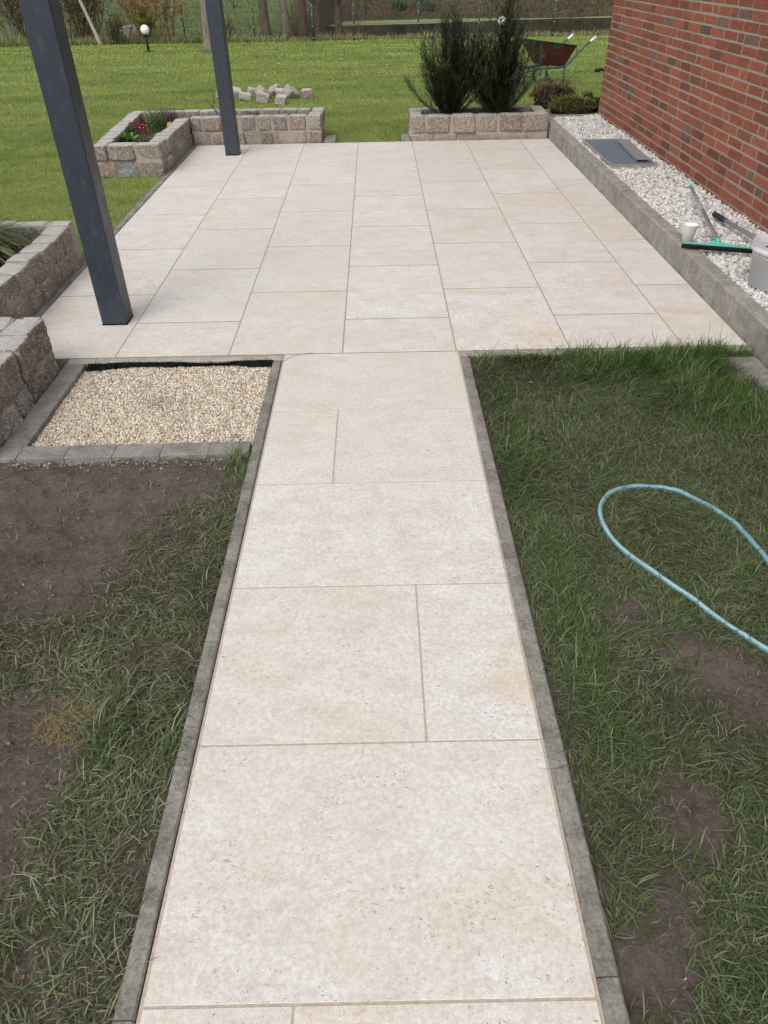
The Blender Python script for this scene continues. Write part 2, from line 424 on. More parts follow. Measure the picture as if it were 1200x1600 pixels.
# ------------------------------------------------------------------ ground heights
def TZ(x, y):
    x = np.asarray(x, float); y = np.asarray(y, float)
    z = -.02-.03*np.maximum(0, np.minimum(y, 26)-7)
    z = z+n2(x, y, .35, 3, 3)*.03*np.clip((y-6)/4, 0, 1)
    near = np.clip((.3-y)/.3, 0, 1)
    z = z+near*(n2(x, y, 2.2, 5, 4)*.02-.004+n2(x, y, 14, 9, 3)*.006)
    # beyond the fence
    f = np.clip((y-26.3)/1.8, 0, 1); f = f*f*(3-2*f)
    right = np.clip((x+3.6+.4*np.sin(y*.7))/1.4, 0, 1); right = right*right*(3-2*right)
    z = z-f*right*1.0
    bank = np.clip((y-(42.2+.5*np.sin(x*.5)))/18, 0, 1)
    z = z+bank*right*6.0
    left = (1-right)*np.clip((y-29)/30, 0, 1)
    z = z+left*3.6
    z = z+np.clip((y-26)/6, 0, 1)*n2(x, y, .5, 11, 4)*.22
    return z
def sunk(x, y):
    def inr(x0, x1, y0, y1): return (x > x0) & (x < x1) & (y > y0) & (y < y1)
    return (inr(-2.45, 1.6, -.03, 5.46) | inr(-.945, .045, -8, .1) | inr(-2.03, -.95, -.92, -.03) | inr(1.42, 2.6, -1.3, -.1)
            | inr(1.57, 9, -1.3, 5.96) | inr(-1.0, -.85, 5.45, 6.0) | inr(-.12, 0, 5.45, 6.0))
# bare-soil masks (metres), (x, y, rx, ry, weight)
BARE = [(-1.78, -1.30, .50, .42, 1.5), (-1.30, -1.12, .42, .17, 1.0), (-1.62, -1.62, .32, .26, 1.2), (-1.45, -2.42, .22, .22, 1.3), (-1.42, -2.75, .15, .22, 1.2),
        (-1.14, -1.55, .10, .1, .5), (.62, -2.22, .17, .16, 1.0), (.38, -1.92, .10, .07, .7), (.50, -2.08, .12, .09, .8), (.33, -2.62, .11, .12, .8), (.12, -2.98, .12, .1, .9),
        (.24, -.60, .1, .12, .5), (.62, -2.9, .18, .1, .6), (.22, -2.85, .1, .12, .7), (-1.0, -2.72, .09, .12, .6), (-1.12, -2.05, .1, .1, .5), (-1.2, -2.95, .1, .1, .5)]
LUSH = [(1.05, -.18, .65, .2, 1.2), (1.2, -.5, .3, .4, .9), (.14, -.3, .07, .35, .6), (.17, -1.0, .09, .4, .6), (.17, -2.0, .07, .5, .5), (.5, -.1, .5, .07, .9), (-1.0, -1.05, .07, .16, .9),
        (-1.02, -1.65, .05, .3, .5), (-1.17, -2.33, .06, .15, .8), (-1.0, -2.35, .06, .3, .3), (-1.28, -3.0, .1, .15, .5), (.65, -3.0, .3, .2, .45), (.2, -2.4, .07, .15, .5)]
def field(L, x, y):
    v = np.zeros_like(x)
    for (cx, cy, rx, ry, w) in L:
        v = np.maximum(v, w*np.exp(-(((x-cx)/rx)**2+((y-cy)/ry)**2)**1.4*.9))
    return v
def bareness(x, y): return field(BARE, x, y)+n2(x, y, 6, 21, 3)*.28
def build_ground():
    xs = np.concatenate([np.arange(-70, -14, 2.), np.arange(-14, -4, .4), np.arange(-4, -2.6, .06), np.arange(-2.6, 1.9, .018), np.arange(1.9, 4, .08), np.arange(4, 14, .4), np.arange(14, 71, 2.)])
    ys = np.concatenate([np.arange(-20, -4, 1.), np.arange(-4, .2, .018), np.arange(.2, 8, .05), np.arange(8, 26, .3), np.arange(26, 62, .5), np.arange(62, 130, 2.)])
    X, Y = np.meshgrid(xs, ys); Z = TZ(X, Y)
    Z = np.where(sunk(X, Y), -.16, Z)
    b = bareness(X, Y); mask = (Y < .2) & ~sunk(X, Y)
    Z = np.where(mask, Z+np.clip(b, 0, 1)*(n2(X, Y, 11, 31, 5)*.036-.006), Z)
    V = np.stack([X, Y, Z], -1).reshape(-1, 3); nx, ny = len(xs), len(ys)
    i = np.arange(ny-1)[:, None]*nx; j = np.arange(nx-1)[None]; Q = np.stack([i+j, i+j+1, i+j+1+nx, i+j+nx], -1).reshape(-1, 4)
    c = V[Q].mean(1); cx, cy = c[:, 0], c[:, 1]
    m = MB(); m.add(V, [], 0)
    ms = np.where(cy > 40.8, 3, np.where(cy > 25.6, 2, np.where(cy > .15, 1, 0)))
    ms = np.where((cy > 25.6) & (cx > -3.9), 3, ms)
    ms = np.where((cx < -3.9) & (cy > 25.6), 2, ms); ms = np.where((cx < -3.9) & (cy > 48), 3, ms)
    ms = np.where((cy < 3) & (cy > .15) & (cx < -2.1), 1, ms)
    for k in range(4):
        if (ms == k).any(): m.F.append((Q[ms == k], k, True))
    return tag(m.build('ground', [M_SOIL, M_LAWNBASE, M_MEADOW, M_LITTER]), kind='structure')
build_ground()

# ------------------------------------------------------------------ patio and path
def rc(): return tuple(rng.random(3))
def slab(m, x0, y0, x1, y1, z=0.0):
    dz = rng.uniform(-.0003, .0003); bx(m, x0, y0, z-.03, x1, y1, z+dz, .0009, 0, rc())
def build_patio():
    m = MB(); g = .007; gy = .0125; W, D = .603, .903
    X0 = -2.412; YE = 5.475
    cols = [(X0+i*W, X0+(i+1)*W) for i in range(6)]+[(X0+6*W, 1.543)]
    for i, (a, b) in enumerate(cols):
        y = 0; first = True
        while y < YE-.02:
            h = D/2 if (first and i % 2 == 1) else D
            y1 = min(y+h, YE); slab(m, a+g/2, y+gy/2, b-g/2, y1-gy/2); y = y1; first = False
    bx(m, X0+.001, .001, -.05, 1.542, YE-.001, -.0008, .0003, 1)
    return tag(m.build('patio', [M_SLAB, simple('grey_grout', (.34, .30, .25), .9, .2, 0, .15, 90)]), kind='structure')
build_patio()
def build_path():
    m = MB(); J = [-.002, -.611, -1.198, -1.796, -2.408, -3.017, -3.62, -4.22, -4.83, -5.44]
    xl, xr = -.906, .004; g = .0058
    for k in range(len(J)-1):
        y1, y0 = J[k]-g/2, J[k+1]+g/2
        if k % 2 == 0: slab(m, xl, y0, xr, y1)
        else:
            s = {1: -.603, 3: -.300, 5: -.603, 7: -.3}[k]
            slab(m, xl, y0, s-g/2, y1); slab(m, s+g/2, y0, xr, y1)
    bx(m, xl-.008, J[-1], -.05, xr+.008, -.004, -.0014, .0003, 1)
    return tag(m.build('path', [M_SLAB, M_GROUT]), kind='structure')
build_path()
def edging(label, segs, name='edging_strip', z=0.003, h=.22, em=None):
    t = thing(name, label, 'edging', (segs[0][0], segs[0][1], 0))
    loc = np.array([segs[0][0], segs[0][1], 0])
    for (x0, y0, x1, y1) in segs:
        m = MB(); c = rc(); horiz = (x1-x0) > (y1-y0)
        # kerb stone with rounded, slightly chipped top, built as a swept profile
        L = (x1-x0) if horiz else (y1-y0); w = (y1-y0) if horiz else (x1-x0)
        k = max(4, int(L/.02)); s = np.linspace(0, L, k)
        prof = [(-w/2, -h), (-w/2, -.006), (-w/2+.005, -.0008), (0, 0), (w/2-.005, -.0008), (w/2, -.006), (w/2, -h)]
        V = []
        for a in s:
            for (u, vz) in prof:
                du = n2(np.array([a*1.]), np.array([u*9+x0*7+y0]), 14, 3, 3)[0]*.0018; V.append((a, u+du, vz+z+du*.4))
        V = np.array(V); n = len(prof)
        i = np.arange(k-1)[:, None]*n; j = np.arange(n-1)[None]
        Q = np.stack([i+j, i+n+j, i+n+j+1, i+j+1], -1).reshape(-1, 4)
        ends = [list(range(n)), list(range((k-1)*n, k*n))[::-1]]
        if horiz: P = V+np.array([x0, (y0+y1)/2, 0])
        else: P = np.stack([V[:, 1]*-1+(x0+x1)/2, V[:, 0]+y0, V[:, 2]], -1)
        m.add(P-loc, [Q, np.array([ends[0]]), np.array([ends[1]])], 0, c)
        m.build('kerb_stone', em or M_EDGE, t)
    return t
def ysegs(x0, x1, ys, sk=0):
    return [(x0+sk*i*.001, b+.0012, x1+sk*i*.001, a-.0012) for i, (a, b) in enumerate(zip(ys[:-1], ys[1:]))]
edging('grey edging strip along the left side of the path, beside the gravel bed', ysegs(-.962, -.918, [-.075, -1.02, -2.04, -3.04, -4.04, -5.04]))
edging('grey edging strip along the right side of the path, beside the hose lawn', ysegs(.013, .061, [-.075, -.99, -1.975, -2.98, -3.98, -5.0]))
edging('narrow grey edging strip between the left side of the patio and the lawn', ysegs(-2.474, -2.417, [5.46, 4.47, 3.46, 2.62, 1.60, .60, -.40+.38])[:6])
edging('light edging strip across the front of the patio behind the beige gravel', [(-2.04, -.062, -1.0, -.008), (-.998, -.062, -.915, -.008)], em=M_EDGEL)
edging('edging strip across the front of the patio behind the tufty lawn', [(.012, -.062, 1.0, -.008), (1.003, -.062, 1.54, -.008)], em=M_EDGEL)
def pavers(label, rects, z=0.0, name='paver_border', nm='paver'):
    t = thing(name, label, 'paving border', (rects[0][0], rects[0][1], 0)); loc = (rects[0][0], rects[0][1], 0)
    for (x0, y0, x1, y1) in rects:
        m = MB(); V, Fs = cbox(x1-x0+.002, y1-y0+.002, .08, .0022)
        m.add(tf(V, ((x0+x1)/2-loc[0], (y0+y1)/2-loc[1], z-.04+rng.uniform(-.002, .002)), rotm(rng.normal(0, .008), rng.normal(0, .008), rng.normal(0, .008))), Fs, 0, rc())
        m.build(nm, M_PAVER, t)
    return t
r_l = [(-2.045, -.265, -1.945, -.067), (-2.045, -.468, -1.945, -.269), (-2.045, -.671, -1.945, -.472), (-2.05, -.868, -1.948, -.675)]
r_b = [(-2.16+.2035*i, -.968, -2.16+.2035*i+.2, -.872) for i in range(6)]
r_b[-1] = (r_b[-1][0], -.968, -.972, -.872)
pavers('row of small grey pavers edging the left and front of the beige gravel bed', r_l+r_b, .002)
pavers('dark grey block pavers half covered by grass beside the end of the tall kerb', [(1.33+.0+.202*i, -.235-.102*k, 1.33+.202*i+.2, -.135-.102*k) for k in range(9) for i in range(1)]+[(1.34+.2, -.235-.102*k, 1.5435+.2, -.135-.102*k) for k in range(0)], -.004)
for lab, x0, x1 in (('single grey paver beside the end of the long left planter at the patio rear edge', -.995, -.86), ('single grey paver beside the left end of the yew planter', -.115, -.02)):
    t = thing('paver', lab, 'paver', (x0, 5.62, 0)); m = MB()
    for k in range(2):
        V, Fs = cbox(x1-x0, .19 if k == 0 else .13, .08, .006); m.add(tf(V, ((x1-x0)/2, -.045+.165*k, -.02)), Fs, 0, rc())
    m.build('paving_block', M_PAVER, t)

# tall retaining kerb
def kerb():
    t = thing('retaining_kerb', 'tall weathered concrete kerb between the patio and the white pebble strip', 'kerb', (1.545, -1.7, 0))
    ys = [5.99, 5.38, 4.37, 3.36, 2.3, 1.29, .29, -.72, -1.7]
    for a, b in zip(ys[:-1], ys[1:]):
        m = MB(); V, Fs = cbox(.095, a-b-.003, .45, .008)
        m.add(tf(V, (.0475, (a+b)/2+1.7, .153-.225), rotm(rng.normal(0, .003), rng.normal(0, .004), rng.normal(0, .0015))), Fs, 0, rc())
        m.build('kerb_stone', M_CONC, t)
    t2 = thing('edging_strip', 'thin grey edging strip at the far end of the pebble strip by the house corner', 'edging', (1.64, 5.99, 0))
    m = MB(); bx(m, 0, 0, -.1, .6, .05, .15, .004, 0, rc()); m.build('kerb_stone', M_EDGE, t2)
kerb()

# ------------------------------------------------------------------ pebbles
_ico = {}
def ico(sub):
    if sub in _ico: return _ico[sub]
    import bmesh
    bm = bmesh.new(); bmesh.ops.create_icosphere(bm, subdivisions=sub, radius=1)
    V = np.array([v.co[:] for v in bm.verts]); Fc = np.array([[v.index for v in f.verts] for f in bm.faces]); bm.free()
    _ico[sub] = (V, Fc); return _ico[sub]
def pebbles(m, P, size, sub, cols, flat=.65, rough=.18, smooth=True):
    V0, F0 = ico(sub); n = len(P); nv = len(V0); K = 10
    var = np.stack([V0*(1+rough*fbm(V0*1.6+k*9.1, k, 2))[:, None] for k in range(K)])
    ch = rng.integers(0, K, n)
    q = rng.normal(size=(n, 4)); q /= np.linalg.norm(q, axis=1)[:, None]
    w, x, y, z = q.T
    Rm = np.stack([1-2*(y*y+z*z), 2*(x*y-z*w), 2*(x*z+y*w), 2*(x*y+z*w), 1-2*(x*x+z*z), 2*(y*z-x*w), 2*(x*z-y*w), 2*(y*z+x*w), 1-2*(x*x+y*y)], -1).reshape(n, 3, 3)
    sc = np.stack([size, size*rng.uniform(.65, .95, n), size*rng.uniform(flat-.12, flat+.12, n)], -1)/2
    V = var[ch]*sc[:, None]; V = np.einsum('nij,nkj->nki', Rm, V)+P[:, None]
    Fc = (F0[None]+(np.arange(n)*nv)[:, None, None]).reshape(-1, 3)
    m.add(V.reshape(-1, 3), [Fc], 0, np.repeat(cols, nv, 0), smooth)
def scatter_grid(x0, x1, y0, y1, s, jit=.45):
    xs = np.arange(x0, x1, s); ys = np.arange(y0, y1, s); X, Y = np.meshgrid(xs, ys)
    X = X+(np.arange(len(ys)) % 2)[:, None]*s*.5
    return (X+rng.uniform(-jit, jit, X.shape)*s).ravel(), (Y+rng.uniform(-jit, jit, X.shape)*s).ravel()
def white_strip():
    m = MB(); bx(m, 1.642, -1.3, -.1, 2.189, 5.989, .118, .001)
    b = m.build('pebble_bed', M_SUBBASE); tag(b, kind='structure')
    m = MB()
    def part(y0, y1, s, sub, lay):
        for k in range(lay):
            x, y = scatter_grid(1.652, 2.182, y0, y1, s)
            ok = ~((x > 1.68) & (x < 2.12) & (y > 3.38) & (y < 4.60)); x, y = x[ok], y[ok]
            n = len(x); z = .119+n2(x, y, 3, 40, 3)*.012+k*.011+rng.uniform(-.003, .004, n)+np.clip((x-2.02)/.16, 0, 1)*.022
            if k: z = z+rng.uniform(-.004, .004, n)
            sz = rng.uniform(.8, 1.35, n)*s*1.12*(1+.35*(rng.random(n) < .08))
            g = rng.uniform(.50, .78, n)*np.where(rng.random(n) < .16, .6, 1); c = np.stack([g, g*.975, g*.93], -1)
            c[:, 0] += (rng.random(n) < .15)*.03
            pebbles(m, np.stack([x, y, z], -1), sz, sub, c, .62, .26)
    part(-1.2, 2.6, .0245, 2, 2); part(2.6, 5.985, .0245, 1, 2)
    o = m.build('white_pebbles', M_PEB); tag(o, 'white pebbles filling the strip between the kerb and the brick wall', 'pebbles', kind='stuff')
white_strip()
def fringe(x):
    x = np.asarray(x, float); return .013+.014*np.clip(n2(x, x*0, 9, 8, 3)+.3, 0, 1)+.03*np.clip((-1.76-x)/.1, 0, 1)+.022*np.clip((x+1.14)/.08, 0, 1)
def gravel():
    m = MB(); bx(m, -1.945, -.872, -.12, -.968, -.062, -.034, .001); b = m.build('gravel_bed', M_SUBBASE); tag(b, kind='structure')
    m = MB()
    for k in range(2):
        x, y = scatter_grid(-1.942, -.971, -.868, -.068, .0092)
        k2 = y < -.063-fringe(x)*.8; x, y = x[k2], y[k2]
        n = len(x); z = -.029+n2(x, y, 4, 50, 3)*.007+k*.0035+rng.uniform(-.002, .003, n)
        sz = rng.uniform(.65, 1.35, n)*.0118
        r = rng.random(n); g = rng.uniform(.50, .80, n)
        c = np.stack([g, g*.86, g*.66], -1); gr = r < .22; c[gr] = np.stack([g*.55, g*.50, g*.43], -1)[gr]
        w = r > .86; c[w] = np.stack([g*1.15, g*1.1, g*.98], -1)[w]; br = (r > .22) & (r < .32); c[br] = np.stack([g*.7, g*.48, g*.32], -1)[br]
        lf = np.exp(-(((x+1.47)/.1)**2+((y+.45)/.09)**2)); c = c*(1-.35*lf*rng.random(n))[:, None]
        pebbles(m, np.stack([x, y, z], -1), sz, 1, np.clip(c, 0, .85), .7)
    tag(m.build('beige_gravel', M_PEB), 'fine beige gravel filling the small square bed', 'gravel', kind='stuff')
    # black membrane fringe
    m = MB(); t = thing('weed_membrane', 'ragged black membrane edge standing along the back of the beige gravel bed', 'membrane', (-1.45, -.07, -.03))
    xs = np.linspace(-1.93, -.965, 160); top = .000+n2(xs, xs*0, 7, 2, 3)*.012-.012*np.clip((xs+1.5)/.3, 0, 1)*np.clip((-1.15-xs)/.1, 0, 1)
    fr = -.066-fringe(xs)
    A = np.stack([xs+1.45, np.full_like(xs, -.063)+.07, top+.03], -1); B = np.stack([xs+1.45, fr+.07, np.full_like(xs, -.026)+.03+.006], -1)
    V = np.concatenate([A, B]); k = len(xs); i = np.arange(k-1)
    m.add(V, [np.stack([i, i+1, i+1+k, i+k], -1)], 0)
    m.build('membrane_sheet', M_BLACK, t)
    m = MB(); n = 2600; bxs = rng.uniform(-1.93, -.965, n); ti = np.interp(bxs, xs, top)-.001; fy = np.interp(bxs, xs, fr)
    u = rng.random(n); B = np.stack([bxs+1.45, (-.066*(1-u)+fy*u)+.07, (ti*(1-u)-.02*u)+.03], -1)
    blades(m, B, rng.uniform(-2.6, -.5, n), rng.uniform(.010, .030, n), .0024, rng.uniform(.3, 1.5, n), rng.uniform(-.6, 1, n), np.full((n, 3), .012), 2)
    m.build('frayed_fibres', M_BLACK, t)
gravel()

# ------------------------------------------------------------------ planters
STONE_COLS = [(.25, .20, .16), (.29, .225, .18), (.21, .175, .145), (.27, .175, .14), (.27, .24, .205), (.22, .215, .20), (.32, .26, .21), (.23, .175, .145)]
def wall_run(m, mm, p0, p1, thick, z0, courses, seed, n=10, L=.17, amp=.05, inset=.009, blue=None, ends=(0, 0)):
    """courses of rough granite blocks from p0 to p1, outer face on the line, body to the left of the direction"""
    p0 = np.array(p0, float); p1 = np.array(p1, float); d = p1-p0; Ln = np.linalg.norm(d); d /= Ln; nrm = np.array([-d[1], d[0]])
    rs = np.random.default_rng(seed); z = z0; a = math.atan2(d[1], d[0])
    for ci, h in enumerate(courses):
        k = max(1, round(Ln/L)); w = rs.uniform(.85, 1.15, k)
        if ci % 2 and k > 1: w[0] *= .6
        w = w/w.sum()*Ln; s = 0
        for i, wi in enumerate(w):
            c = p0+d*(s+wi/2)+nrm*(thick/2+rs.normal(0, .003))
            col = np.array(STONE_COLS[rs.integers(len(STONE_COLS))])*rs.uniform(.85, 1.2)
            col = col*np.array((.98, 1.0, 1.0))
            if blue and (ci, i) == blue: col = np.array((.14, .19, .18))
            g = .019
            rock(m, (c[0], c[1], z+h/2), (wi-g, thick+rs.uniform(-.004, .012), h-g), n, 18, amp*.85, seed*50+ci*17+i, rotm(0, 0, a+rs.normal(0, .015)), 0, col, 5.0, .35 if ci == len(courses)-1 else 0)
            s += wi
        z += h
    # mortar core
    c = (p0+p1)/2+nrm*thick/2; V, Fs = cbox(Ln-ends[0]*inset-ends[1]*inset-.006, thick-2*inset, z-z0-.014, .004)
    # gentle lumps on the mortar
    mm.add(tf(V, (c[0]+d[0]*(ends[0]-ends[1])*inset/2, c[1]+d[1]*(ends[0]-ends[1])*inset/2, (z0+z-.014)/2), rotm(0, 0, a)), Fs)
def planter(name, label, loc, runs, soil, n=10, amp=.05, L=.17, inset=.009):
    t = thing(name, label, 'planter', loc); m = MB(); mm = MB()
    lc = np.array(loc[:2])
    for r in runs:
        kw = dict(r[-1]) if isinstance(r[-1], dict) else {}
        kw.setdefault('n', n); kw.setdefault('amp', amp); kw.setdefault('L', L); kw.setdefault('inset', inset)
        p0, p1, th, z0, cs, seed = r[:6]
        wall_run(m, mm, np.array(p0)-lc, np.array(p1)-lc, th, z0, cs, seed, **kw)
    m.build('stonework', M_GRAN, t); mm.build('mortar', M_MORTAR, t)
    s = MB()
    for (x0, y0, x1, y1, z) in soil:
        nx = max(4, int((x1-x0)/.03)); ny = max(4, int((y1-y0)/.03)); X, Y = np.meshgrid(np.linspace(x0, x1, nx), np.linspace(y0, y1, ny))
        Z = z+n2(X, Y, 6, 7, 4)*.03; V = np.stack([X-lc[0], Y-lc[1], Z], -1).reshape(-1, 3)
        i = np.arange(ny-1)[:, None]*nx; j = np.arange(nx-1)[None]; s.add(V, [np.stack([i+j, i+j+1, i+j+1+nx, i+j+nx], -1).reshape(-1, 4)], 0, (1, 1, 1), True)
    s.build('soil', M_PSOIL, t); return t
C2 = [.155, .155]
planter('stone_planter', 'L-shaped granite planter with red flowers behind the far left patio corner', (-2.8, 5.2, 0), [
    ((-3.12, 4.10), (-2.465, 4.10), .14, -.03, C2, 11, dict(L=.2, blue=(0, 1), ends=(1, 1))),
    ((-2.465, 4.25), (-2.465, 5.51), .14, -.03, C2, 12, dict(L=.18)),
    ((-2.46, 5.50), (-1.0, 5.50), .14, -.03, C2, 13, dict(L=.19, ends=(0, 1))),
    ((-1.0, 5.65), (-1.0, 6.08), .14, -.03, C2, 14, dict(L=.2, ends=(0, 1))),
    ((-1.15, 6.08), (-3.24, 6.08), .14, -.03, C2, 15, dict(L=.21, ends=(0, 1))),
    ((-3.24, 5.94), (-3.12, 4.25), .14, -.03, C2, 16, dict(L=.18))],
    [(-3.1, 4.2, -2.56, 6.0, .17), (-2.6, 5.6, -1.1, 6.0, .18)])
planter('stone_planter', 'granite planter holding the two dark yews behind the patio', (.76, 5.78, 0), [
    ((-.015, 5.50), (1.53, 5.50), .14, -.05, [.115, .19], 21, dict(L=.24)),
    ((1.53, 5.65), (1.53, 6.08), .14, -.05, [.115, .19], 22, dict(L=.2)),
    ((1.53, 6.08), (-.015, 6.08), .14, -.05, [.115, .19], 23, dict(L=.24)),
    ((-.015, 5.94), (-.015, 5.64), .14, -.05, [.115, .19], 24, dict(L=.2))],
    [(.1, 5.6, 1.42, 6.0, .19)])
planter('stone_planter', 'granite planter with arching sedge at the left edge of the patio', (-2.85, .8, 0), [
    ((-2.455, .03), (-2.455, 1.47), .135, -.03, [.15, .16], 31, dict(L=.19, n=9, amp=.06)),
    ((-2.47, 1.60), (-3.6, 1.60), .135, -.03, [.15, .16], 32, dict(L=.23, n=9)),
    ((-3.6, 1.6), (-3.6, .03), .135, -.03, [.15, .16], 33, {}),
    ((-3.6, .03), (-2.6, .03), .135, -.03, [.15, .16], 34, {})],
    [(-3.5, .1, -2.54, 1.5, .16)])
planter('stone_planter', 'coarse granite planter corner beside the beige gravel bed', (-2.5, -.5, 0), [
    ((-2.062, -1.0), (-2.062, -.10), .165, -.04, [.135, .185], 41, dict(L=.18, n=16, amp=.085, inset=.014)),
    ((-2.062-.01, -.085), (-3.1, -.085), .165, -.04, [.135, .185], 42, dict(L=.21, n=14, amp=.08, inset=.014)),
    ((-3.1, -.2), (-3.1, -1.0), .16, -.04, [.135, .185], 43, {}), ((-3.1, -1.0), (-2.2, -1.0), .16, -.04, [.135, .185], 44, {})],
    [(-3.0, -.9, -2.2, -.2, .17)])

# ------------------------------------------------------------------ posts
def post(label, x0, y0):
    t = thing('steel_post', label, 'post', (x0+.07, y0+.07, 0)); m = MB(); V, Fs = cbox(.142, .142, 2.6, .006); m.add(tf(V, (0, 0, 1.3+.004)), Fs); m.build('shaft', M_POST, t)
    m = MB(); V, Fs = cbox(.146, .146, .004, .0005); m.add(tf(V, (0, 0, .0022)), Fs); m.build('base_seal', M_BLACK, t)
post('anthracite square post nearest the camera, at the front left of the patio', -1.999, .432)
post('anthracite square post at the far left of the patio by the long planter', -2.004, 4.912)

# ------------------------------------------------------------------ house
def house():
    t = thing('brick_house', 'red brick house wall rising behind the white pebble strip', 'house', (2.19, 5.97, 0))
    m = MB(); p = .0685; bh = .0555; z = .0
    z0 = .178-3*p-.004
    def course(run, z, off):
        s = off; out = []
        while s < run:
            L = .252 if rng.random() > .12 else .122
            out.append((s, min(s+L, run)-.0135)); s += L
        return out
    nc = int((2.75-z0)/p)
    for c in range(nc):
        zz = z0+c*p+.006
        for (a, b) in course(7.6, zz, [-.12, 0, -.06, -.19][c % 4] if c else 0):
            a = max(a, 0)
            if b-a < .03: continue
            r = rng.random()
            if r < .065: col = np.array((.18, .12, .09))*rng.uniform(.8, 1.3)
            elif r < .24: col = np.array((.22, .085, .055))
            else: col = np.array((.33, .105, .06))
            col = col*rng.uniform(.78, 1.18)
            V, Fs = cbox(.04, b-a, bh, .004); V = V*(1+rng.normal(0, .008, V.shape))
            m.add(tf(V, (.018+rng.uniform(-.0025, .0025), -(a+b)/2, zz+bh/2), rotm(rng.normal(0, .003), rng.normal(0, .006), rng.normal(0, .003))), Fs, 0, col)
        for (a, b) in course(4, zz, 0 if c % 2 else -.12):
            a = max(a, 0)+.045
            if b-a < .03: continue
            V, Fs = cbox(b-a, .04, bh, .004); m.add(tf(V, ((a+b)/2, -.018, zz+bh/2)), Fs, 0, np.array((.27, .065, .04))*rng.uniform(.75, 1.15))
    m.build('brickwork', M_BRICK, t)
    m = MB(); bx(m, .0020, -7.6, -.2, 6, -.0020, 2.75, .001); m.build('mortar', M_BMORT, t)
    m = MB(); V = np.array([(-.35, .35, 2.75), (-.35, -8, 2.75), (6.4, -8, 2.75), (6.4, .35, 2.75), (-.35, .35, 2.9), (-.35, -8, 2.9), (6.4, -8, 2.9), (6.4, .35, 2.9), (3, .35, 4.6), (3, -8, 4.6)])
    m.add(V, [[0, 1, 2, 3][::-1], [0, 4, 5, 1], [2, 6, 7, 3], [4, 8, 9, 5], [6, 9, 8, 7], [1, 5, 9, 6, 2], [3, 7, 8, 4, 0]]); m.build('roof', M_ROOF, t)
    m = MB(); tube(m, [(.02, .01, .56), (.015, .04, .59), (-.01, .07, .60), (-.05, .09, .585), (-.08, .1, .59)], [.012, .014, .016, .02, .014], 8); m.build('tap', M_BLACK, t)
house()

# ------------------------------------------------------------------ light well grate and loose plate
def grate():
    t = thing('light_well_grate', 'galvanised grating set in the white pebbles beside the house', 'grate', (1.89, 4.01, .15)); m = MB()
    for (a, b, c, d) in ((-.205, -.57, -.19, .57), (.19, -.57, .205, .57), (-.19, -.57, .19, -.552), (-.19, .552, .19, .57)): bx(m, a, b, -.03, c, d, .004, .001)
    m.build('frame', M_GALV, t); m = MB()
    for i in range(13): x = -.180+i*.030; bx(m, x-.005, -.551, -.024, x+.005, .551, -.002, .0003)
    for i in range(23): y = -.53+i*.0482; bx(m, -.189, y-.008, -.020, .189, y+.008, -.0035, .0003)
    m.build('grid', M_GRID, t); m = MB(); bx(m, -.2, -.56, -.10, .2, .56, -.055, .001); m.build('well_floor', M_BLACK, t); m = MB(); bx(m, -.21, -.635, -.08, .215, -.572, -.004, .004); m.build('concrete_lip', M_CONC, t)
    t = thing('metal_strip', 'flat grey metal strip lying on the grating close to the brick wall', 'metal plate', (2.03, 3.99, .155), None, R(-4)); m = MB()
    bx(m, -.055, -.45, .012, .055, .44, .018, .001); bx(m, -.055, -.45, 0, -.051, .44, .012, .0005); bx(m, .051, -.45, 0, .055, .44, .012, .0005)
    m.build('plate', simple('zinc_sheet', (.30, .31, .315), .55, .4, .25, .1, 20), t)
grate()

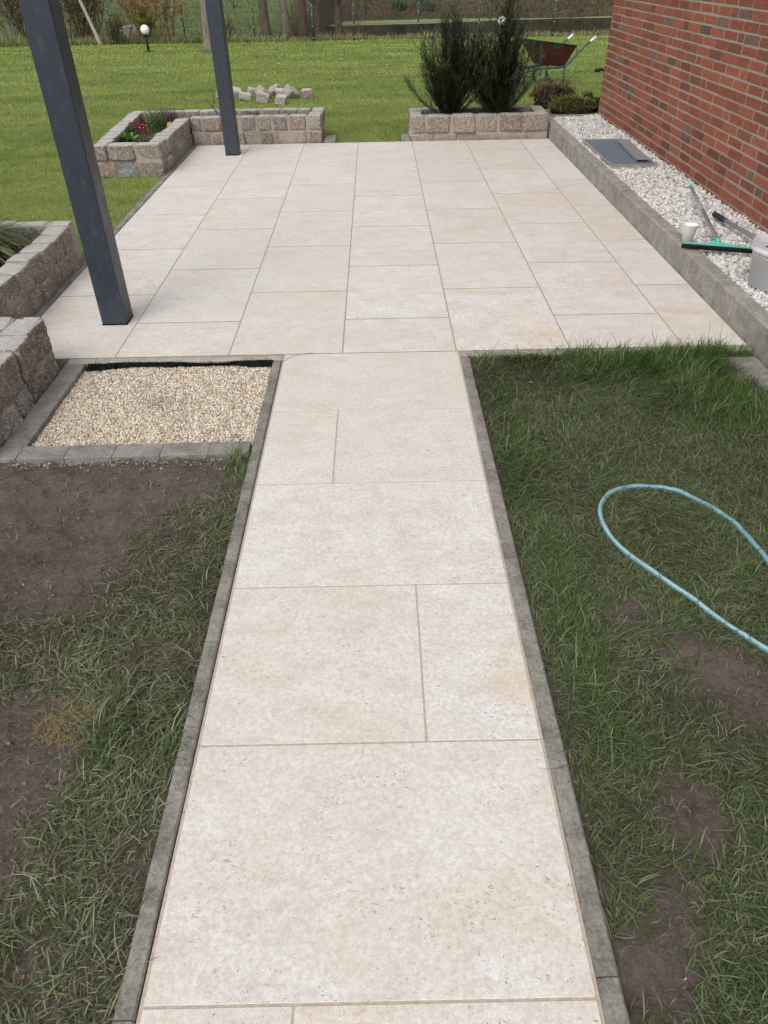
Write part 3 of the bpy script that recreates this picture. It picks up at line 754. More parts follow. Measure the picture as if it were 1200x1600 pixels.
# ------------------------------------------------------------------ tools, cup, bucket
def tools():
    t = thing('floor_squeegee', 'teal floor squeegee with black rubber blade lying across kerb and pebbles', 'squeegee', (1.72, 1.07, .17))
    a = np.array([1.525, 1.11, .178]); b = np.array([1.925, .975, .182]); o = np.array([1.72, 1.07, .17]); d = (b-a); Ln = np.linalg.norm(d); az = math.atan2(d[1], d[0])
    M = rotm(0, 0, az); c = (a+b)/2-o
    m = MB(); k = 30; xs = np.linspace(-Ln/2, Ln/2, k); hw = .012+.024*np.exp(-(xs/.075)**2); V = []
    for x, w in zip(xs, hw): V += [(x, -.008, -.004), (x, -.008, .012), (x, -.008+w, .015+.01*math.exp(-(x/.06)**2)), (x, -.008+w, -.002)]
    i = np.arange(k-1)[:, None]*4; j = np.arange(4)[None]; j2 = (j+1) % 4
    m.add(tf(V, c, M), [np.stack([i+j, i+4+j, i+4+j2, i+j2], -1).reshape(-1, 4), np.array([[0, 1, 2, 3]]), np.array([[4*k-1, 4*k-2, 4*k-3, 4*k-4]])])
    h = m.build('head', M_TEAL, t)
    m = MB(); V, Fs = cbox(Ln, .010, .034, .002); m.add(tf(V, c+np.array([0, 0, -.004]), M@rotm(R(28), 0, 0)@np.eye(3))-M@np.array([0, .014, 0]), Fs); m.build('rubber_blade', M_BLACK, h)
    p0 = np.array([1.762, 1.135, .19])-o; p1 = np.array([2.035, 2.44, .205])-o; u = p1-p0
    m = MB(); tube(m, [p0+u*s for s in (.0, .03, .5)], [.0125]*3, 12); tube(m, [p0+u*s for s in (.50, .52)], .0145, 12); tube(m, [p0+u*s for s in (.52, .75, .985)], .011, 12); m.build('handle', M_ALU, t)
    m = MB(); tube(m, [p0-u*.02, p0+u*.035], .016, 12); m.build('handle_socket', M_TEAL, t); m = MB(); tube(m, [p0+u*.975, p0+u*1.0, p0+u*1.008], [.014, .017, .012], 12); m.build('end_cap', M_TEAL, t)
    t = thing('broom_pole', 'aluminium pole with dark navy grip lying on the pebbles behind the bucket', 'pole', (1.98, 1.7, .16)); o = np.array([1.98, 1.7, .16])
    p0 = np.array([1.975, 1.765, .18])-o; p1 = np.array([2.09, .35, .20])-o; u = p1-p0
    m = MB(); tube(m, [p0+u*.1, p0+u*.5, p1], .0135, 12); m.build('shaft', M_ALU, t); m = MB(); tube(m, [p0, p0+u*.004, p0+u*.06, p0+u*.12], [.012, .018, .019, .0165], 12); m.build('grip', M_NAVY, t)
    t = thing('paper_cup', 'white paper cup standing on the kerb above the squeegee', 'cup', (1.606, 1.235, .154)); t.rotation_euler = (R(-2), R(2), 0)
    m = MB(); lathe(m, [(.0, .004), (.028, .004), (.0285, 0), (.031, 0), (.044, .108), (.0462, .110), (.0462, .113), (.0435, .113), (.030, .008), (0, .008)], (0, 0, 0), 32); m.build('cup_body', M_CUP, t)
    m = MB(); lathe(m, [(.0, .03), (.0325, .03)], (0, 0, 0), 32); m.build('coffee_dregs', simple('coffee', (.10, .06, .03), .3), t)
    # bucket
    mm, n, l, b = mat('milky_plastic', .4, .4); b.inputs['Transmission Weight'].default_value = .0; tt = NT(n, l)
    v = tt.coord(off=False); f = tt.noise(v, 14, 4); l.new(tt.ramp(f, [(.3, (.80, .81, .81)), (.7, (.90, .90, .90))]), b.inputs['Base Color'])
    tr = tt.new('ShaderNodeBsdfTranslucent'); tr.inputs[0].default_value = (.85, .86, .87, 1); tp = tt.new('ShaderNodeBsdfTransparent'); m1 = tt.new('ShaderNodeMixShader'); m2 = tt.new('ShaderNodeMixShader')
    m1.inputs[0].default_value = .35; l.new(b.outputs[0], m1.inputs[1]); l.new(tr.outputs[0], m1.inputs[2]); m2.inputs[0].default_value = .06; l.new(m1.outputs[0], m2.inputs[1]); l.new(tp.outputs[0], m2.inputs[2])
    l.new(m2.outputs[0], n['Material Output'].inputs[0])
    t = thing('plastic_bucket', 'translucent white bucket with blue cloth inside, on the pebbles at the right', 'bucket', (1.835, .47, .142))
    m = MB(); lathe(m, [(0, .004), (.125, .004), (.132, .008), (.155, .195), (.166, .198), (.166, .214), (.158, .216), (.161, .236), (.165, .238), (.163, .241), (.157, .239), (.152, .19), (.129, .012), (0, .01)], (0, 0, 0), 48); m.build('bucket_body', mm, t)
    m = MB(); an = np.linspace(R(200), R(340), 20); tube(m, np.stack([.17*np.cos(an), .17*np.sin(an), .2-.05*np.sin((an-R(200))/R(140)*math.pi)], -1), .0035, 8); m.build('bucket_handle', M_ALU, t)
    t = thing('cloth', 'blue cloth lying inside the white bucket', 'cloth', (1.835, .47, .29)); m = MB(); rock(m, (0, 0, 0), (.24, .24, .12), 14, 2.5, .16, 5, None, 0, (1, 1, 1), 3); m.build('rag', simple('blue_cloth', (.06, .09, .30), .9), t)
tools()

# ------------------------------------------------------------------ hose
def spline(P, n):
    P = np.asarray(P, float); out = []
    E = np.vstack([2*P[0]-P[1], P, 2*P[-1]-P[-2]])
    for i in range(1, len(E)-2):
        for t in np.linspace(0, 1, n, endpoint=False):
            a, b, c, d = E[i-1:i+3]; out.append(.5*((2*b)+(-a+c)*t+(2*a-5*b+4*c-d)*t*t+(-a+3*b-3*c+d)*t**3))
    out.append(E[-2]); return np.array(out)
def hose():
    P = [(1.3, -2.75), (.95, -2.36), (.745, -2.099), (.618, -1.918), (.474, -1.706), (.422, -1.60), (.402, -1.49), (.418, -1.385), (.475, -1.30), (.56, -1.262), (.66, -1.258), (.76, -1.305), (.847, -1.410), (.895, -1.53), (.913, -1.66), (.915, -1.80), (.95, -1.98), (1.10, -2.2), (1.5, -2.4)]
    S2 = spline([(x, y, 0) for x, y in P], 10); S2[:, 2] = TZ(S2[:, 0], S2[:, 1])+.0165+n2(S2[:, 0], S2[:, 1], 5, 2, 2)*.008; S2[:, 0] += n2(S2[:, 0], S2[:, 1], 6, 5, 2)*.006; S2[:, 1] += n2(S2[:, 0], S2[:, 1], 6, 6, 2)*.006
    t = thing('garden_hose', 'light blue garden hose looped on the grass right of the path', 'hose', (.42, -1.5, 0)); m = MB()
    a = simple('hose_blue', (.15, .31, .36), .35, .5, 0, .08, 20); b = simple('hose_pale_stripe', (.30, .44, .47), .35, .5, 0, .06, 20); c = simple('hose_dark_stripe', (.05, .20, .25), .35, .5, 0, .06, 20)
    tube(m, S2-np.array([.42, -1.5, 0]), .0098, 16, mats=[0, 0, 1, 1, 0, 0, 0, 2, 0, 0, 1, 0, 0, 2, 0, 0]); m.build('hose_tube', [a, b, c], t)
hose()

# ------------------------------------------------------------------ near grass
def lerp(a, b, t): return np.asarray(a)*(1-t)[:, None]+np.asarray(b)*t[:, None]
def rough_grass(x0, x1, y0, y1, dens, seed, side):
    rs = np.random.default_rng(seed); n = int((x1-x0)*(y1-y0)*dens); x = rs.uniform(x0, x1, n); y = rs.uniform(y0, y1, n)
    keep = ~sunk(x, y)
    if side == 'L': keep &= ~((x < -2.03) | (y > -.975))
    else: keep &= ~((x > 1.36) & (y > -1.05) & (x > 1.36+.13*(-.15-y)))&(y<-.058)
    bn = bareness(x, y); lu = np.clip(field(LUSH, x, y)+n2(x, y, 5, 61, 3)*.25, 0, 1)
    keep &= rs.random(n) > np.clip(np.clip(bn*1.15+n2(x, y, 16, 63, 2)*.35, 0, 2)-lu*.5, .0, .945)
    x, y, lu, bn = x[keep], y[keep], lu[keep], bn[keep]; n = len(x)
    az = n2(x, y, 3.2, 71, 2)*5+rs.normal(0, .9, n)+(rs.random(n) < .25)*rs.uniform(0, 6.28, n)
    up = np.clip(lu*.9+rs.normal(0, .15, n), 0, 1)
    L = (rs.gamma(3, .0115, n)+.012)*(1+.6*lu)*np.where(bn > .45, .6, 1); Wd = rs.uniform(.0009, .0031, n)*(1+.15*lu)
    e0 = rs.uniform(.1, .75, n)*(1-up)+up*rs.uniform(.9, 1.45, n); e1 = rs.uniform(-.35, .15, n)*(1-up)+up*rs.uniform(-.2, 1.0, n)
    z = TZ(x, y); B = np.stack([x, y, z-.002], -1)
    mud = (.26, .26, .175); dk = (.085, .125, .048); gr = (.125, .20, .05); dry = (.33, .29, .19); ol = (.155, .185, .085)
    t = rs.random(n); c = lerp(mud, ol, t); c = np.where((rs.random(n) < .3)[:, None], lerp(dk, ol, rs.random(n)), c)
    c = np.where((rs.random(n) < .08)[:, None], np.array(dry)*rs.uniform(.7, 1.1, (n, 1)), c)
    c = c*(1-lu[:, None])+lerp(gr, dk, rs.random(n)*.8)*lu[:, None]
    br = np.clip(n2(x, y, 2.6, 66, 3)*2.2+.15, 0, .75)*(1-lu); c = c*(1-br[:, None])+lerp((.20, .175, .13), (.12, .105, .075), rs.random(n))*br[:, None]
    c = c*rs.uniform(.45, 1.15, (n, 1))*np.array((.80, .86, .74))
    if side == 'R': c = c*np.array((.76, .86, .72))
    return B, az, L, Wd, e0, e1, np.clip(c, 0, .5), z+rs.uniform(.001, .014, n)
def muddy():
    for side, args, lab in (('L', (-2.1, -.968, -3.7, -.97, 15500, 101, 'L'), 'trampled muddy grass on the left of the path'), ('R', (.066, 1.75, -3.7, -.055, 16500, 102, 'R'), 'trampled rough grass on the right of the path')):
        m = MB(); B, az, L, Wd, e0, e1, c, zm = rough_grass(*args); blades(m, B, az, L, Wd, e0, e1, c, 4, zm, curl=np.random.default_rng(3).normal(0, .8, len(B)))
        # upper layer of longer, mud-dried blades
        a2 = list(args); a2[4] = 6500; a2[5] += 50; B, az, L, Wd, e0, e1, c, zm = rough_grass(*a2)
        q = np.random.default_rng(a2[5]); pale = q.random(len(B)) < (.55 if side == 'L' else .42); c = c*1.0; c[pale] = np.array((.27, .275, .185))*q.uniform(.6, 1.1, (pale.sum(), 1))*(1 if side == 'L' else .8)
        B[:, 2] += .006; blades(m, B, az+q.normal(0, .6, len(B)), L*.98, Wd, e0+.1, e1-.1, c, 4, zm+.006, curl=q.normal(0, .9, len(B)))
        if side == 'R':   # tall blades along the patio edge
            rs = np.random.default_rng(5); n = 1500; x = .1+rs.beta(1.7, 1.0, n)*1.42; y = -.058-rs.exponential(.035, n); k = rs.random(n) < np.clip((x-.05)/1.1, .25, 1); x, y = x[k], y[k]; n = len(x)
            cl = n2(x, x*0, 9, 3, 2); L = rs.uniform(.03, .08, n)*(.6+.7*np.clip(x, 0, 1))*(1+.5*cl); L = np.where(rs.random(n) < .03, L*1.7, L)
            g = lerp((.10, .19, .04), (.05, .10, .03), rs.random(n)); blades(m, np.stack([x, y, TZ(x, y)], -1), rs.uniform(0, 6.28, n), L, rs.uniform(.0018, .0034, n), rs.uniform(1.0, 1.55, n), rs.uniform(.1, 1.3, n), g, 3)
        if side == 'L':  # yellow dead roots / grass on the bare earth
            rs = np.random.default_rng(6); n = 260; x = rs.normal(-1.30, .055, n); y = rs.normal(-2.30, .05, n)
            blades(m, np.stack([x, y, TZ(x, y)+.004], -1), rs.uniform(0, 6.28, n), rs.uniform(.02, .06, n), .0012, rs.uniform(0, .5, n), rs.uniform(-.5, .3, n), np.tile((.33, .27, .10), (n, 1))*rs.uniform(.6, 1.1, (n, 1)), 3, TZ(x, y)+.003)
        tag(m.build('trampled_grass', M_MUD), lab, 'grass', kind='stuff')
muddy()
# crumbs of earth, grit and bits of dead leaf on the bare soil
def crumbs():
    m = MB(); rs = np.random.default_rng(8)
    for (x0, x1, y0, y1, n) in ((-2.05, -.98, -3.2, -.98, 5200), (.08, 1.2, -3.2, -.4, 2600)):
        x = rs.uniform(x0, x1, n); y = rs.uniform(y0, y1, n); b = bareness(x, y); k = ((b > .25) & (rs.random(n) < .6)) | (rs.random(n) < .1); x, y = x[k], y[k]; q = len(x)
        sz = .002+rs.exponential(.0034, q); sz = np.minimum(sz, .016); g = rs.uniform(.75, 1.9, q)[:, None]*np.array((.10, .076, .066)); wh = rs.random(q) < .04; g[wh] = (.34, .31, .28)
        pebbles(m, np.stack([x, y, TZ(x, y)+n2(x, y, 11, 31, 4)*.032*np.clip(bareness(x, y), 0, 1)+sz*.1], -1), sz, 1, g, .6, .3, False)
    n = 240; x = rs.uniform(-2.0, -1.0, n); y = -.985-rs.exponential(.018, n); pebbles(m, np.stack([x, y, TZ(x, y)+.003], -1), rs.uniform(.004, .012, n), 1, rs.uniform(.2, .42, (n, 1))*np.array((1, .95, .88)), .6, .3, False)
    tag(m.build('soil_crumbs', M_PEB), 'loose crumbs of earth and grit scattered on the bare soil', 'soil crumbs', kind='stuff')
crumbs()
def leaf(label, x, y, s, rz, col, name='fallen_leaf', z=None):
    z = float(TZ(x, y))+.022 if z is None else z
    m = MB(); k = 9; u = np.linspace(0, 1, k); w = np.sin(u*math.pi)**.7*.36*s; V = []
    for a, b in zip(u, w): V += [(a*s-s/2, -b, .15*s*math.sin(a*5)+b*.5), (a*s-s/2, 0, .1*s*math.sin(a*5)), (a*s-s/2, b, .12*s*math.sin(a*4)+b*.3)]
    i = np.arange(k-1)[:, None]*3; j = np.arange(2)[None]; m.add(V, [np.stack([i+j, i+3+j, i+4+j, i+1+j], -1).reshape(-1, 4)], 0, col)
    o = m.build(name, M_LEAF); o.location = (x, y, z); o.rotation_euler = (.1, .1, rz); tag(o, label, 'leaf')
leaf('brown dead leaf on the right lawn, the left of two close together', .238, -.885, .042, .5, (.20, .11, .08))
leaf('small rusty dead leaf on the right lawn, the right of two close together', .297, -.897, .03, 2.2, (.23, .10, .06))
leaf('reddish brown dead leaf beside the left path edging', -1.13, -1.724, .04, -.3, (.15, .10, .08))
leaf('pale curled leaf on the upper part of the right lawn', .33, -.37, .025, .1, (.22, .26, .15))
leaf('dark red leaf half hidden in grass near the lower right corner', .5, -2.72, .03, 1.1, (.10, .03, .03))

# ------------------------------------------------------------------ mown lawn
def lawn():
    m = MB(); rs = np.random.default_rng(11)
    def put(n, x, y, hs, ws):
        keep = ~sunk(x, y) & ~((x > -3.2) & (x < -1.0) & (y > 5.5) & (y < 6.06)) & ~((x > -3.2) & (x < -2.46) & (y > 4.1) & (y < 6.06)) & ~((x > -.01) & (x < 1.53) & (y > 5.5) & (y < 6.06)) & ~((x > 2.19) & (y < 5.97)) & ~((x < -2.46) & (y < 1.6)) & ~((x > 1.53) & (y < 6.06))
        x, y, hs, ws = x[keep], y[keep], hs[keep], ws[keep]; n = len(x)
        tone = n2(x, y*2.4, .9, 81, 4)*.85+n2(x, y, 4, 82, 3)*.4+.5
        row = np.sin(y*2.9+n2(x, y, .4, 4, 2)*3)*.1; tone = np.clip(tone+row, 0, 1)
        c = lerp((.125, .205, .037), (.36, .42, .105), tone); far = np.clip((y-8)/14, 0, 1)[:, None]
        cl = 1+.9*np.clip(n2(x, y, 7, 84, 2), -.6, 1); hs = hs*cl
        dry = (rs.random(n) < .12); c[dry] = np.array((.38, .38, .17))*rs.uniform(.7, 1.1, (dry.sum(), 1)); c = c*rs.uniform(.7, 1.25, (n, 1)); c = c*(1+.12*far)
        blades(m, np.stack([x, y, TZ(x, y)-.003], -1), rs.uniform(0, 6.28, n), hs, ws, rs.uniform(.25, 1.3, n), rs.uniform(-.3, .9, n), np.clip(c, 0, .65), 2)
    # near-left strip, then rear in distance bands
    def band(x0, x1, y0, y1, dens, h0, h1, w0, w1):
        n = int((x1-x0)*(y1-y0)*dens); put(n, rs.uniform(x0, x1, n), rs.uniform(y0, y1, n), rs.uniform(h0, h1, n), rs.uniform(w0, w1, n))
    band(-4.6, -2.47, 1.0, 5.6, 9000, .02, .045, .002, .004)
    band(-5.4, 2.4, 5.46, 8, 5200, .02, .05, .003, .005)
    band(-7.5, 4.5, 8, 12, 2300, .03, .05, .005, .008)
    band(-10.5, 6, 12, 18, 900, .03, .055, .008, .014)
    band(-14.5, 9, 18, 26.2, 420, .035, .07, .012, .024)
    tag(m.build('lawn_grass', M_BLADE), 'short mown green grass of the garden lawn', 'grass', kind='stuff')
    m = MB(); k = 70; cy = rs.uniform(7.2, 23, k); cx = rs.uniform(-5.0, 2.9, k)*(.55+cy/20); n = k*2; x = np.repeat(cx, 2)+rs.normal(0, .12, n); y = np.repeat(cy, 2)+rs.normal(0, .1, n)
    V0, F0 = ico(1); s = np.where(y < 12, .008, .012)
    for a, b, q in zip(x, y, s): m.add(tf(V0*np.array((1, 1, .4)), (a, b, float(TZ(a, b))+.045), None, q), [F0], 0, (.78, .78, .72))
    tag(m.build('daisies', M_PEB), 'tiny white daisies scattered through the lawn', 'flowers', kind='stuff')
lawn()

# ------------------------------------------------------------------ loose stones
for i, (x, y, s, rz, lab) in enumerate([
    (-1.46, 9.42, .20, .3, 'pinkish granite cobble standing alone at the right of the stone pile'),
    (-1.80, 8.78, .20, -.25, 'square pale cobble at the front right of the stone pile'),
    (-1.72, 9.45, .24, .8, 'tall angular grey cobble behind the square one, right part of the pile'),
    (-1.90, 9.75, .2, .2, 'flat pale cobble at the back of the pile, left of the tall angular one'),
    (-2.10, 9.05, .21, .1, 'brownish cobble with a peaked top at the front middle of the stone pile'),
    (-2.16, 9.55, .23, .9, 'upright grey cobble behind the peaked one, middle of the pile'),
    (-2.02, 9.95, .2, -.4, 'tilted slab-like cobble at the back middle of the stone pile'),
    (-2.42, 9.35, .2, .1, 'long low pale cobble at the left middle of the stone pile'),
    (-2.38, 9.95, .18, .5, 'tan cobble at the back left of the stone pile'),
    (-2.62, 9.85, .2, .3, 'whitish rounded cobble near the left end of the stone pile'),
    (-2.72, 9.15, .18, .2, 'grey cobble half hidden by the far post at the left end of the pile'),
    (-2.88, 9.8, .16, .2, 'small grey cobble at the very left end of the stone pile')]):
    t = thing('loose_cobble', lab, 'cobblestone', (x, y, float(TZ(x, y))), 'loose cobbles piled on the lawn'); m = MB()
    cc = (.34, .30, .27) if i else (.30, .20, .19); cc = (.44, .42, .38) if i in (1, 3, 9) else cc
    tl = rotm([0, .1, .6, .2, .1, .5, .7, .1, .2, .3, 0, 0][i], [0, .15, .4, .1, .3, .5, -.4, .2, .3, .2, 0, .1][i], rz)
    s *= .86; rock(m, (0, 0, s*.36), (s, s*.85, s*(.78 if i not in (3, 7) else .5)), 10, 9, .09, 300+i, tl, 0, cc); m.build('block', M_GRAN, t)

# ------------------------------------------------------------------ yews
def yew(label, x, y, z, H, spread, seed, lean):
    t = thing('yew_shrub', label, 'shrub', (x, y, z)); rs = np.random.default_rng(seed); st = MB(); fo = MB()
    NB = []; nb = 60
    for i in range(nb):
        az = rs.uniform(0, 6.28); ex = rs.random()**.8; h = H*(.36+.64*(1-ex)**.9)*rs.uniform(.85, 1.08); out = spread*ex*rs.uniform(.9, 1.2)
        b0 = np.array([rs.normal(0, .05), rs.normal(0, .04), -.03])
        p1 = b0+np.array([math.cos(az)*out*.42, math.sin(az)*out*.42*.7, h*.30]); p2 = b0+np.array([math.cos(az)*out*.8, math.sin(az)*out*.8*.7, h*.65]); p3 = b0+np.array([math.cos(az)*out+lean*h*.08, math.sin(az)*out*.7, h])
        P = spline([b0, p1, p2, p3], 7); tube(st, P, np.linspace(.007, .0014, len(P)), 5); NB.append(P)
        # side twigs
        K = 40
        for k in range(K):
            s = .12+.88*(k+rs.random())/K; idx = min(len(P)-2, int(s*(len(P)-1))); f = s*(len(P)-1)-idx; q = P[idx]*(1-f)+P[idx+1]*f
            td = P[idx+1]-P[idx]; td /= np.linalg.norm(td); a2 = rs.uniform(0, 6.28); side = np.array([math.cos(a2), math.sin(a2), .15]); dirn = td*rs.uniform(.6, 1.0)+side*.8; dirn /= np.linalg.norm(dirn)
            Lt = rs.uniform(.08, .20)*(1-.5*s)*H; N = int(Lt/.0042); u = np.arange(N)/N
            tw = q+dirn*(Lt*u)[:, None]+np.array([0, 0, 1])*(Lt*.18*u*u)[:, None]
            if k % 2 == 0: tube(st, tw[[0, -1]], [.0015, .0008], 3, cap=False)
            az2 = math.atan2(dirn[1], dirn[0]); sg = np.where(np.arange(N) % 2 == 0, 1, -1)
            na = az2+sg*rs.uniform(.5, 1.3, N); tipc = .5+.5*s
            c = lerp((.028, .050, .020), (.10, .15, .05), rs.random(N)*tipc); yel = rs.random(N) < .05*s; c[yel] = (.085, .11, .035)
            blades(fo, tw, na, rs.uniform(.018, .030, N), rs.uniform(.012, .019, N), rs.uniform(-.3, .8, N), rs.uniform(-.3, .5, N), c, 1)
    st.build('branches', M_BROWNBARK, t); fo.build('foliage', M_NEEDLE, t)
yew('dark green yew shrub, the left of the pair in the planter', .46, 5.78, .19, 1.20, .47, 51, -.1)
yew('dark green yew shrub, the right and broader of the pair, in front of the wheelbarrow', 1.0, 5.79, .19, 1.27, .53, 52, .2)

# ------------------------------------------------------------------ planter plants
def leafy(m, c, n, L, Wd, e0, e1, cols, rs, seg=4, sp=.02):
    B = np.array(c)+np.stack([rs.normal(0, sp, n), rs.normal(0, sp, n), np.zeros(n)], -1)
    k = rs.integers(0, len(cols), n); cc = np.array(cols)[k]*rs.uniform(.75, 1.25, (n, 1))
    blades(m, B, rs.uniform(0, 6.28, n), rs.uniform(.7, 1.2, n)*L, rs.uniform(.75, 1.2, n)*Wd, rs.uniform(*e0, n), rs.uniform(*e1, n), cc, seg)
def flowers(t, c, n, sp, hz, rad, col, eye, rs):
    for i in range(n):
        m = MB()
        p = np.array(c)+np.array([rs.normal(0, sp), rs.normal(0, sp), hz+rs.normal(0, sp*.4)]); tl = rotm(rs.normal(.35, .4), rs.normal(0, .4), rs.uniform(0, 6))
        for k in range(5):
            a = k*1.2566; V = [(0, 0, 0), (rad*math.cos(a-.5), rad*math.sin(a-.5), rad*.25), (rad*1.15*math.cos(a), rad*1.15*math.sin(a), rad*.3), (rad*math.cos(a+.5), rad*math.sin(a+.5), rad*.25)]
            m.add(tf(V, p, tl), [[0, 1, 2, 3]], 0, np.array(col)*rs.uniform(.7, 1.3))
        V0, F0 = ico(1); m.add(tf(V0*.28*rad, p+tl@np.array([0, 0, rad*.2])), [F0], 0, eye)
        m.build('flower_head', M_LEAF, t)
def plants():
    rs = np.random.default_rng(31)
    t = thing('primrose', 'primrose with broad light green leaves and dark red flowers in the left planter', 'flower', (-2.86, 4.72, .17))
    m = MB(); leafy(m, (-.06, -.05, .01), 34, .15, .045, (.3, 1.2), (-.2, .6), [(.10, .20, .035), (.16, .27, .06)], rs); m.build('leaves', M_LEAF, t)
    flowers(t, (.07, .05, 0), 22, .035, .14, .019, (.16, .006, .018), (.7, .55, .45), rs)
    t = thing('primrose', 'small primrose with pinkish red flowers against the outer wall of the left planter', 'flower', (-3.02, 5.15, .17))
    m = MB(); leafy(m, (0, 0, .01), 14, .09, .03, (.5, 1.3), (0, .8), [(.08, .15, .04)], rs); m.build('leaves', M_LEAF, t)
    flowers(t, (0, 0, 0), 7, .028, .11, .017, (.28, .02, .05), (.7, .5, .4), rs)
    t = thing('bulb_plant', 'bright green clump of upright strap leaves in the left planter', 'plant', (-2.80, 5.35, .17)); m = MB(); leafy(m, (0, 0, 0), 60, .21, .011, (1.0, 1.5), (.2, 1.2), [(.09, .20, .03), (.06, .14, .03)], rs, 4, .03); m.build('leaves', M_LEAF, t)
    t = thing('dry_grass_clump', 'tan dry grass clump at the front of the left planter', 'plant', (-2.68, 4.50, .17)); m = MB(); leafy(m, (0, 0, 0), 420, .15, .0024, (.5, 1.5), (-.2, .9), [(.26, .20, .10), (.15, .13, .06), (.10, .12, .04)], rs, 3, .03); m.build('leaves', M_STALK, t)
    t = thing('pansy', 'low plant with one orange yellow bloom in the left planter', 'flower', (-2.66, 5.25, .17)); m = MB(); leafy(m, (0, 0, 0), 50, .08, .014, (.3, 1.2), (-.1, .6), [(.04, .08, .025)], rs, 3, .05); m.build('leaves', M_LEAF, t)
    flowers(t, (.04, -.03, 0), 2, .008, .085, .028, (.65, .38, .04), (.5, .2, .02), rs)
    t = thing('lavender', 'dark grey green sprigs at the back of the left planter', 'plant', (-2.80, 5.78, .17)); m = MB(); leafy(m, (0, 0, 0), 260, .20, .005, (.8, 1.5), (.3, 1.3), [(.09, .10, .075), (.05, .06, .05), (.12, .11, .09)], rs, 3, .09); m.build('stems', M_STALK, t)
    t = thing('rose_bush', 'bare thorny twig with tiny red leaves behind the far post', 'plant', (-2.22, 5.80, .17)); m = MB()
    P = spline([(0, 0, 0), (.02, 0, .08), (-.03, .01, .16), (-.09, .0, .24)], 6); tube(m, P, np.linspace(.008, .004, len(P)), 6)
    P2 = spline([(0, 0, .05), (.06, 0, .1), (.08, 0, .2)], 6); tube(m, P2, np.linspace(.006, .003, len(P2)), 6); P3 = spline([(-.02, 0, .15), (.0, 0, .25), (-.02, 0, .36)], 6); tube(m, P3, np.linspace(.004, .002, len(P3)), 6); m.build('twigs', M_BROWNBARK, t)
    m = MB(); n = 26; B = np.concatenate([P3[rs.integers(4, len(P3), n//2)], P[rs.integers(8, len(P), n//2)]]); blades(m, B, rs.uniform(0, 6, n), .03, .012, rs.uniform(0, 1.2, n), 0, lerp((.16, .05, .03), (.10, .13, .04), rs.random(n)), 2); m.build('leaves', M_LEAF, t)
    t = thing('yellow_green_plant', 'small yellow green leafy plant in the long arm of the left planter', 'plant', (-1.62, 5.80, .18)); m = MB(); leafy(m, (0, 0, 0), 40, .09, .02, (.5, 1.4), (0, .8), [(.20, .27, .04)], rs, 3, .02); m.build('leaves', M_LEAF, t)
    t = thing('dry_stalks', 'dark dry stalks in the middle of the long planter arm', 'plant', (-1.82, 5.80, .18)); m = MB(); leafy(m, (0, 0, 0), 40, .14, .003, (1.1, 1.55), (.9, 1.5), [(.07, .05, .04), (.12, .09, .06)], rs, 3, .06); m.build('stalks', M_STALK, t)
    t = thing('moss_clump', 'olive moss clump near the right end of the long planter arm', 'plant', (-1.32, 5.80, .18)); m = MB(); leafy(m, (0, 0, 0), 200, .05, .005, (.2, 1.5), (0, 1), [(.12, .13, .04), (.15, .12, .06)], rs, 2, .07); m.build('leaves', M_STALK, t)
    t = thing('seedling', 'small green seedling at the left end of the yew planter', 'plant', (.19, 5.74, .19)); m = MB(); leafy(m, (0, 0, 0), 22, .05, .018, (.3, 1.2), (-.1, .5), [(.07, .14, .04)], rs, 3, .012); m.build('leaves', M_LEAF, t)
    t = thing('sedge', 'arching striped green sedge in the planter at the left edge', 'plant', (-2.98, 1.12, .17)); m = MB(); leafy(m, (0, 0, 0), 750, .46, .0065, (.7, 1.5), (-1.3, .1), [(.12, .19, .07), (.2, .25, .11), (.36, .37, .2), (.07, .11, .05)], rs, 6, .035); m.build('leaves', M_BLADE, t)
    t = thing('dry_grass_clump', 'small tuft of bleached blades at the foot of the left sedge', 'plant', (-2.66, 1.22, .17)); m = MB(); leafy(m, (0, 0, 0), 90, .12, .004, (.1, 1.2), (-.6, .2), [(.16, .08, .05), (.22, .17, .1)], rs, 3, .05); m.build('leaves', M_STALK, t)
plants()

# ------------------------------------------------------------------ turf clods by the house corner
def clod(label, x, y, sx, sy, h, cols, seed, L, n, name='turf_clod'):
    t = thing(name, label, 'clod', (x, y, float(TZ(x, y)))); m = MB(); rock(m, (0, 0, h*.35), (sx*.86, sy*.86, h*.9), 14, 2.1, .26, seed, None, 0, (.06, .04, .032), 3.2); m.build('earth', M_PSOIL, t)
    rs = np.random.default_rng(seed); u = rs.normal(size=(n, 3)); u[:, 2] = np.abs(u[:, 2]); u /= np.linalg.norm(u, axis=1)[:, None]
    B = u*np.array([sx*.47, sy*.47, h*.50])+np.array([0, 0, h*.38]); B = B*(1+.28*fbm(u*2.2+seed, seed, 3))[:, None]; c = np.array(cols)[rs.integers(0, len(cols), n)]*rs.uniform(.7, 1.25, (n, 1)); m = MB()
    blades(m, B, np.arctan2(u[:, 1], u[:, 0])+rs.normal(0, .9, n), (.4+rs.exponential(.7, n))*L, .008, rs.uniform(-.6, 1.4, n), rs.uniform(-1, .9, n), c, 3); m.build('grass_tufts', M_STALK, t)
clod('dry brown root clod beside the yew planter, behind the mossy one', 2.05, 7.85, .62, .4, .32, [(.20, .125, .09), (.28, .20, .12), (.11, .07, .05), (.17, .16, .07)], 71, .07, 1800)
clod('mossy green turf clod at the end of the pebble strip', 2.13, 7.0, .56, .36, .24, [(.20, .23, .06), (.26, .28, .08), (.12, .15, .04)], 72, .035, 2400)
clod('small dark lump of earth between the turf clods and the soil heap', 2.40, 7.35, .2, .3, .26, [(.06, .05, .03), (.04, .03, .025)], 73, .03, 300)
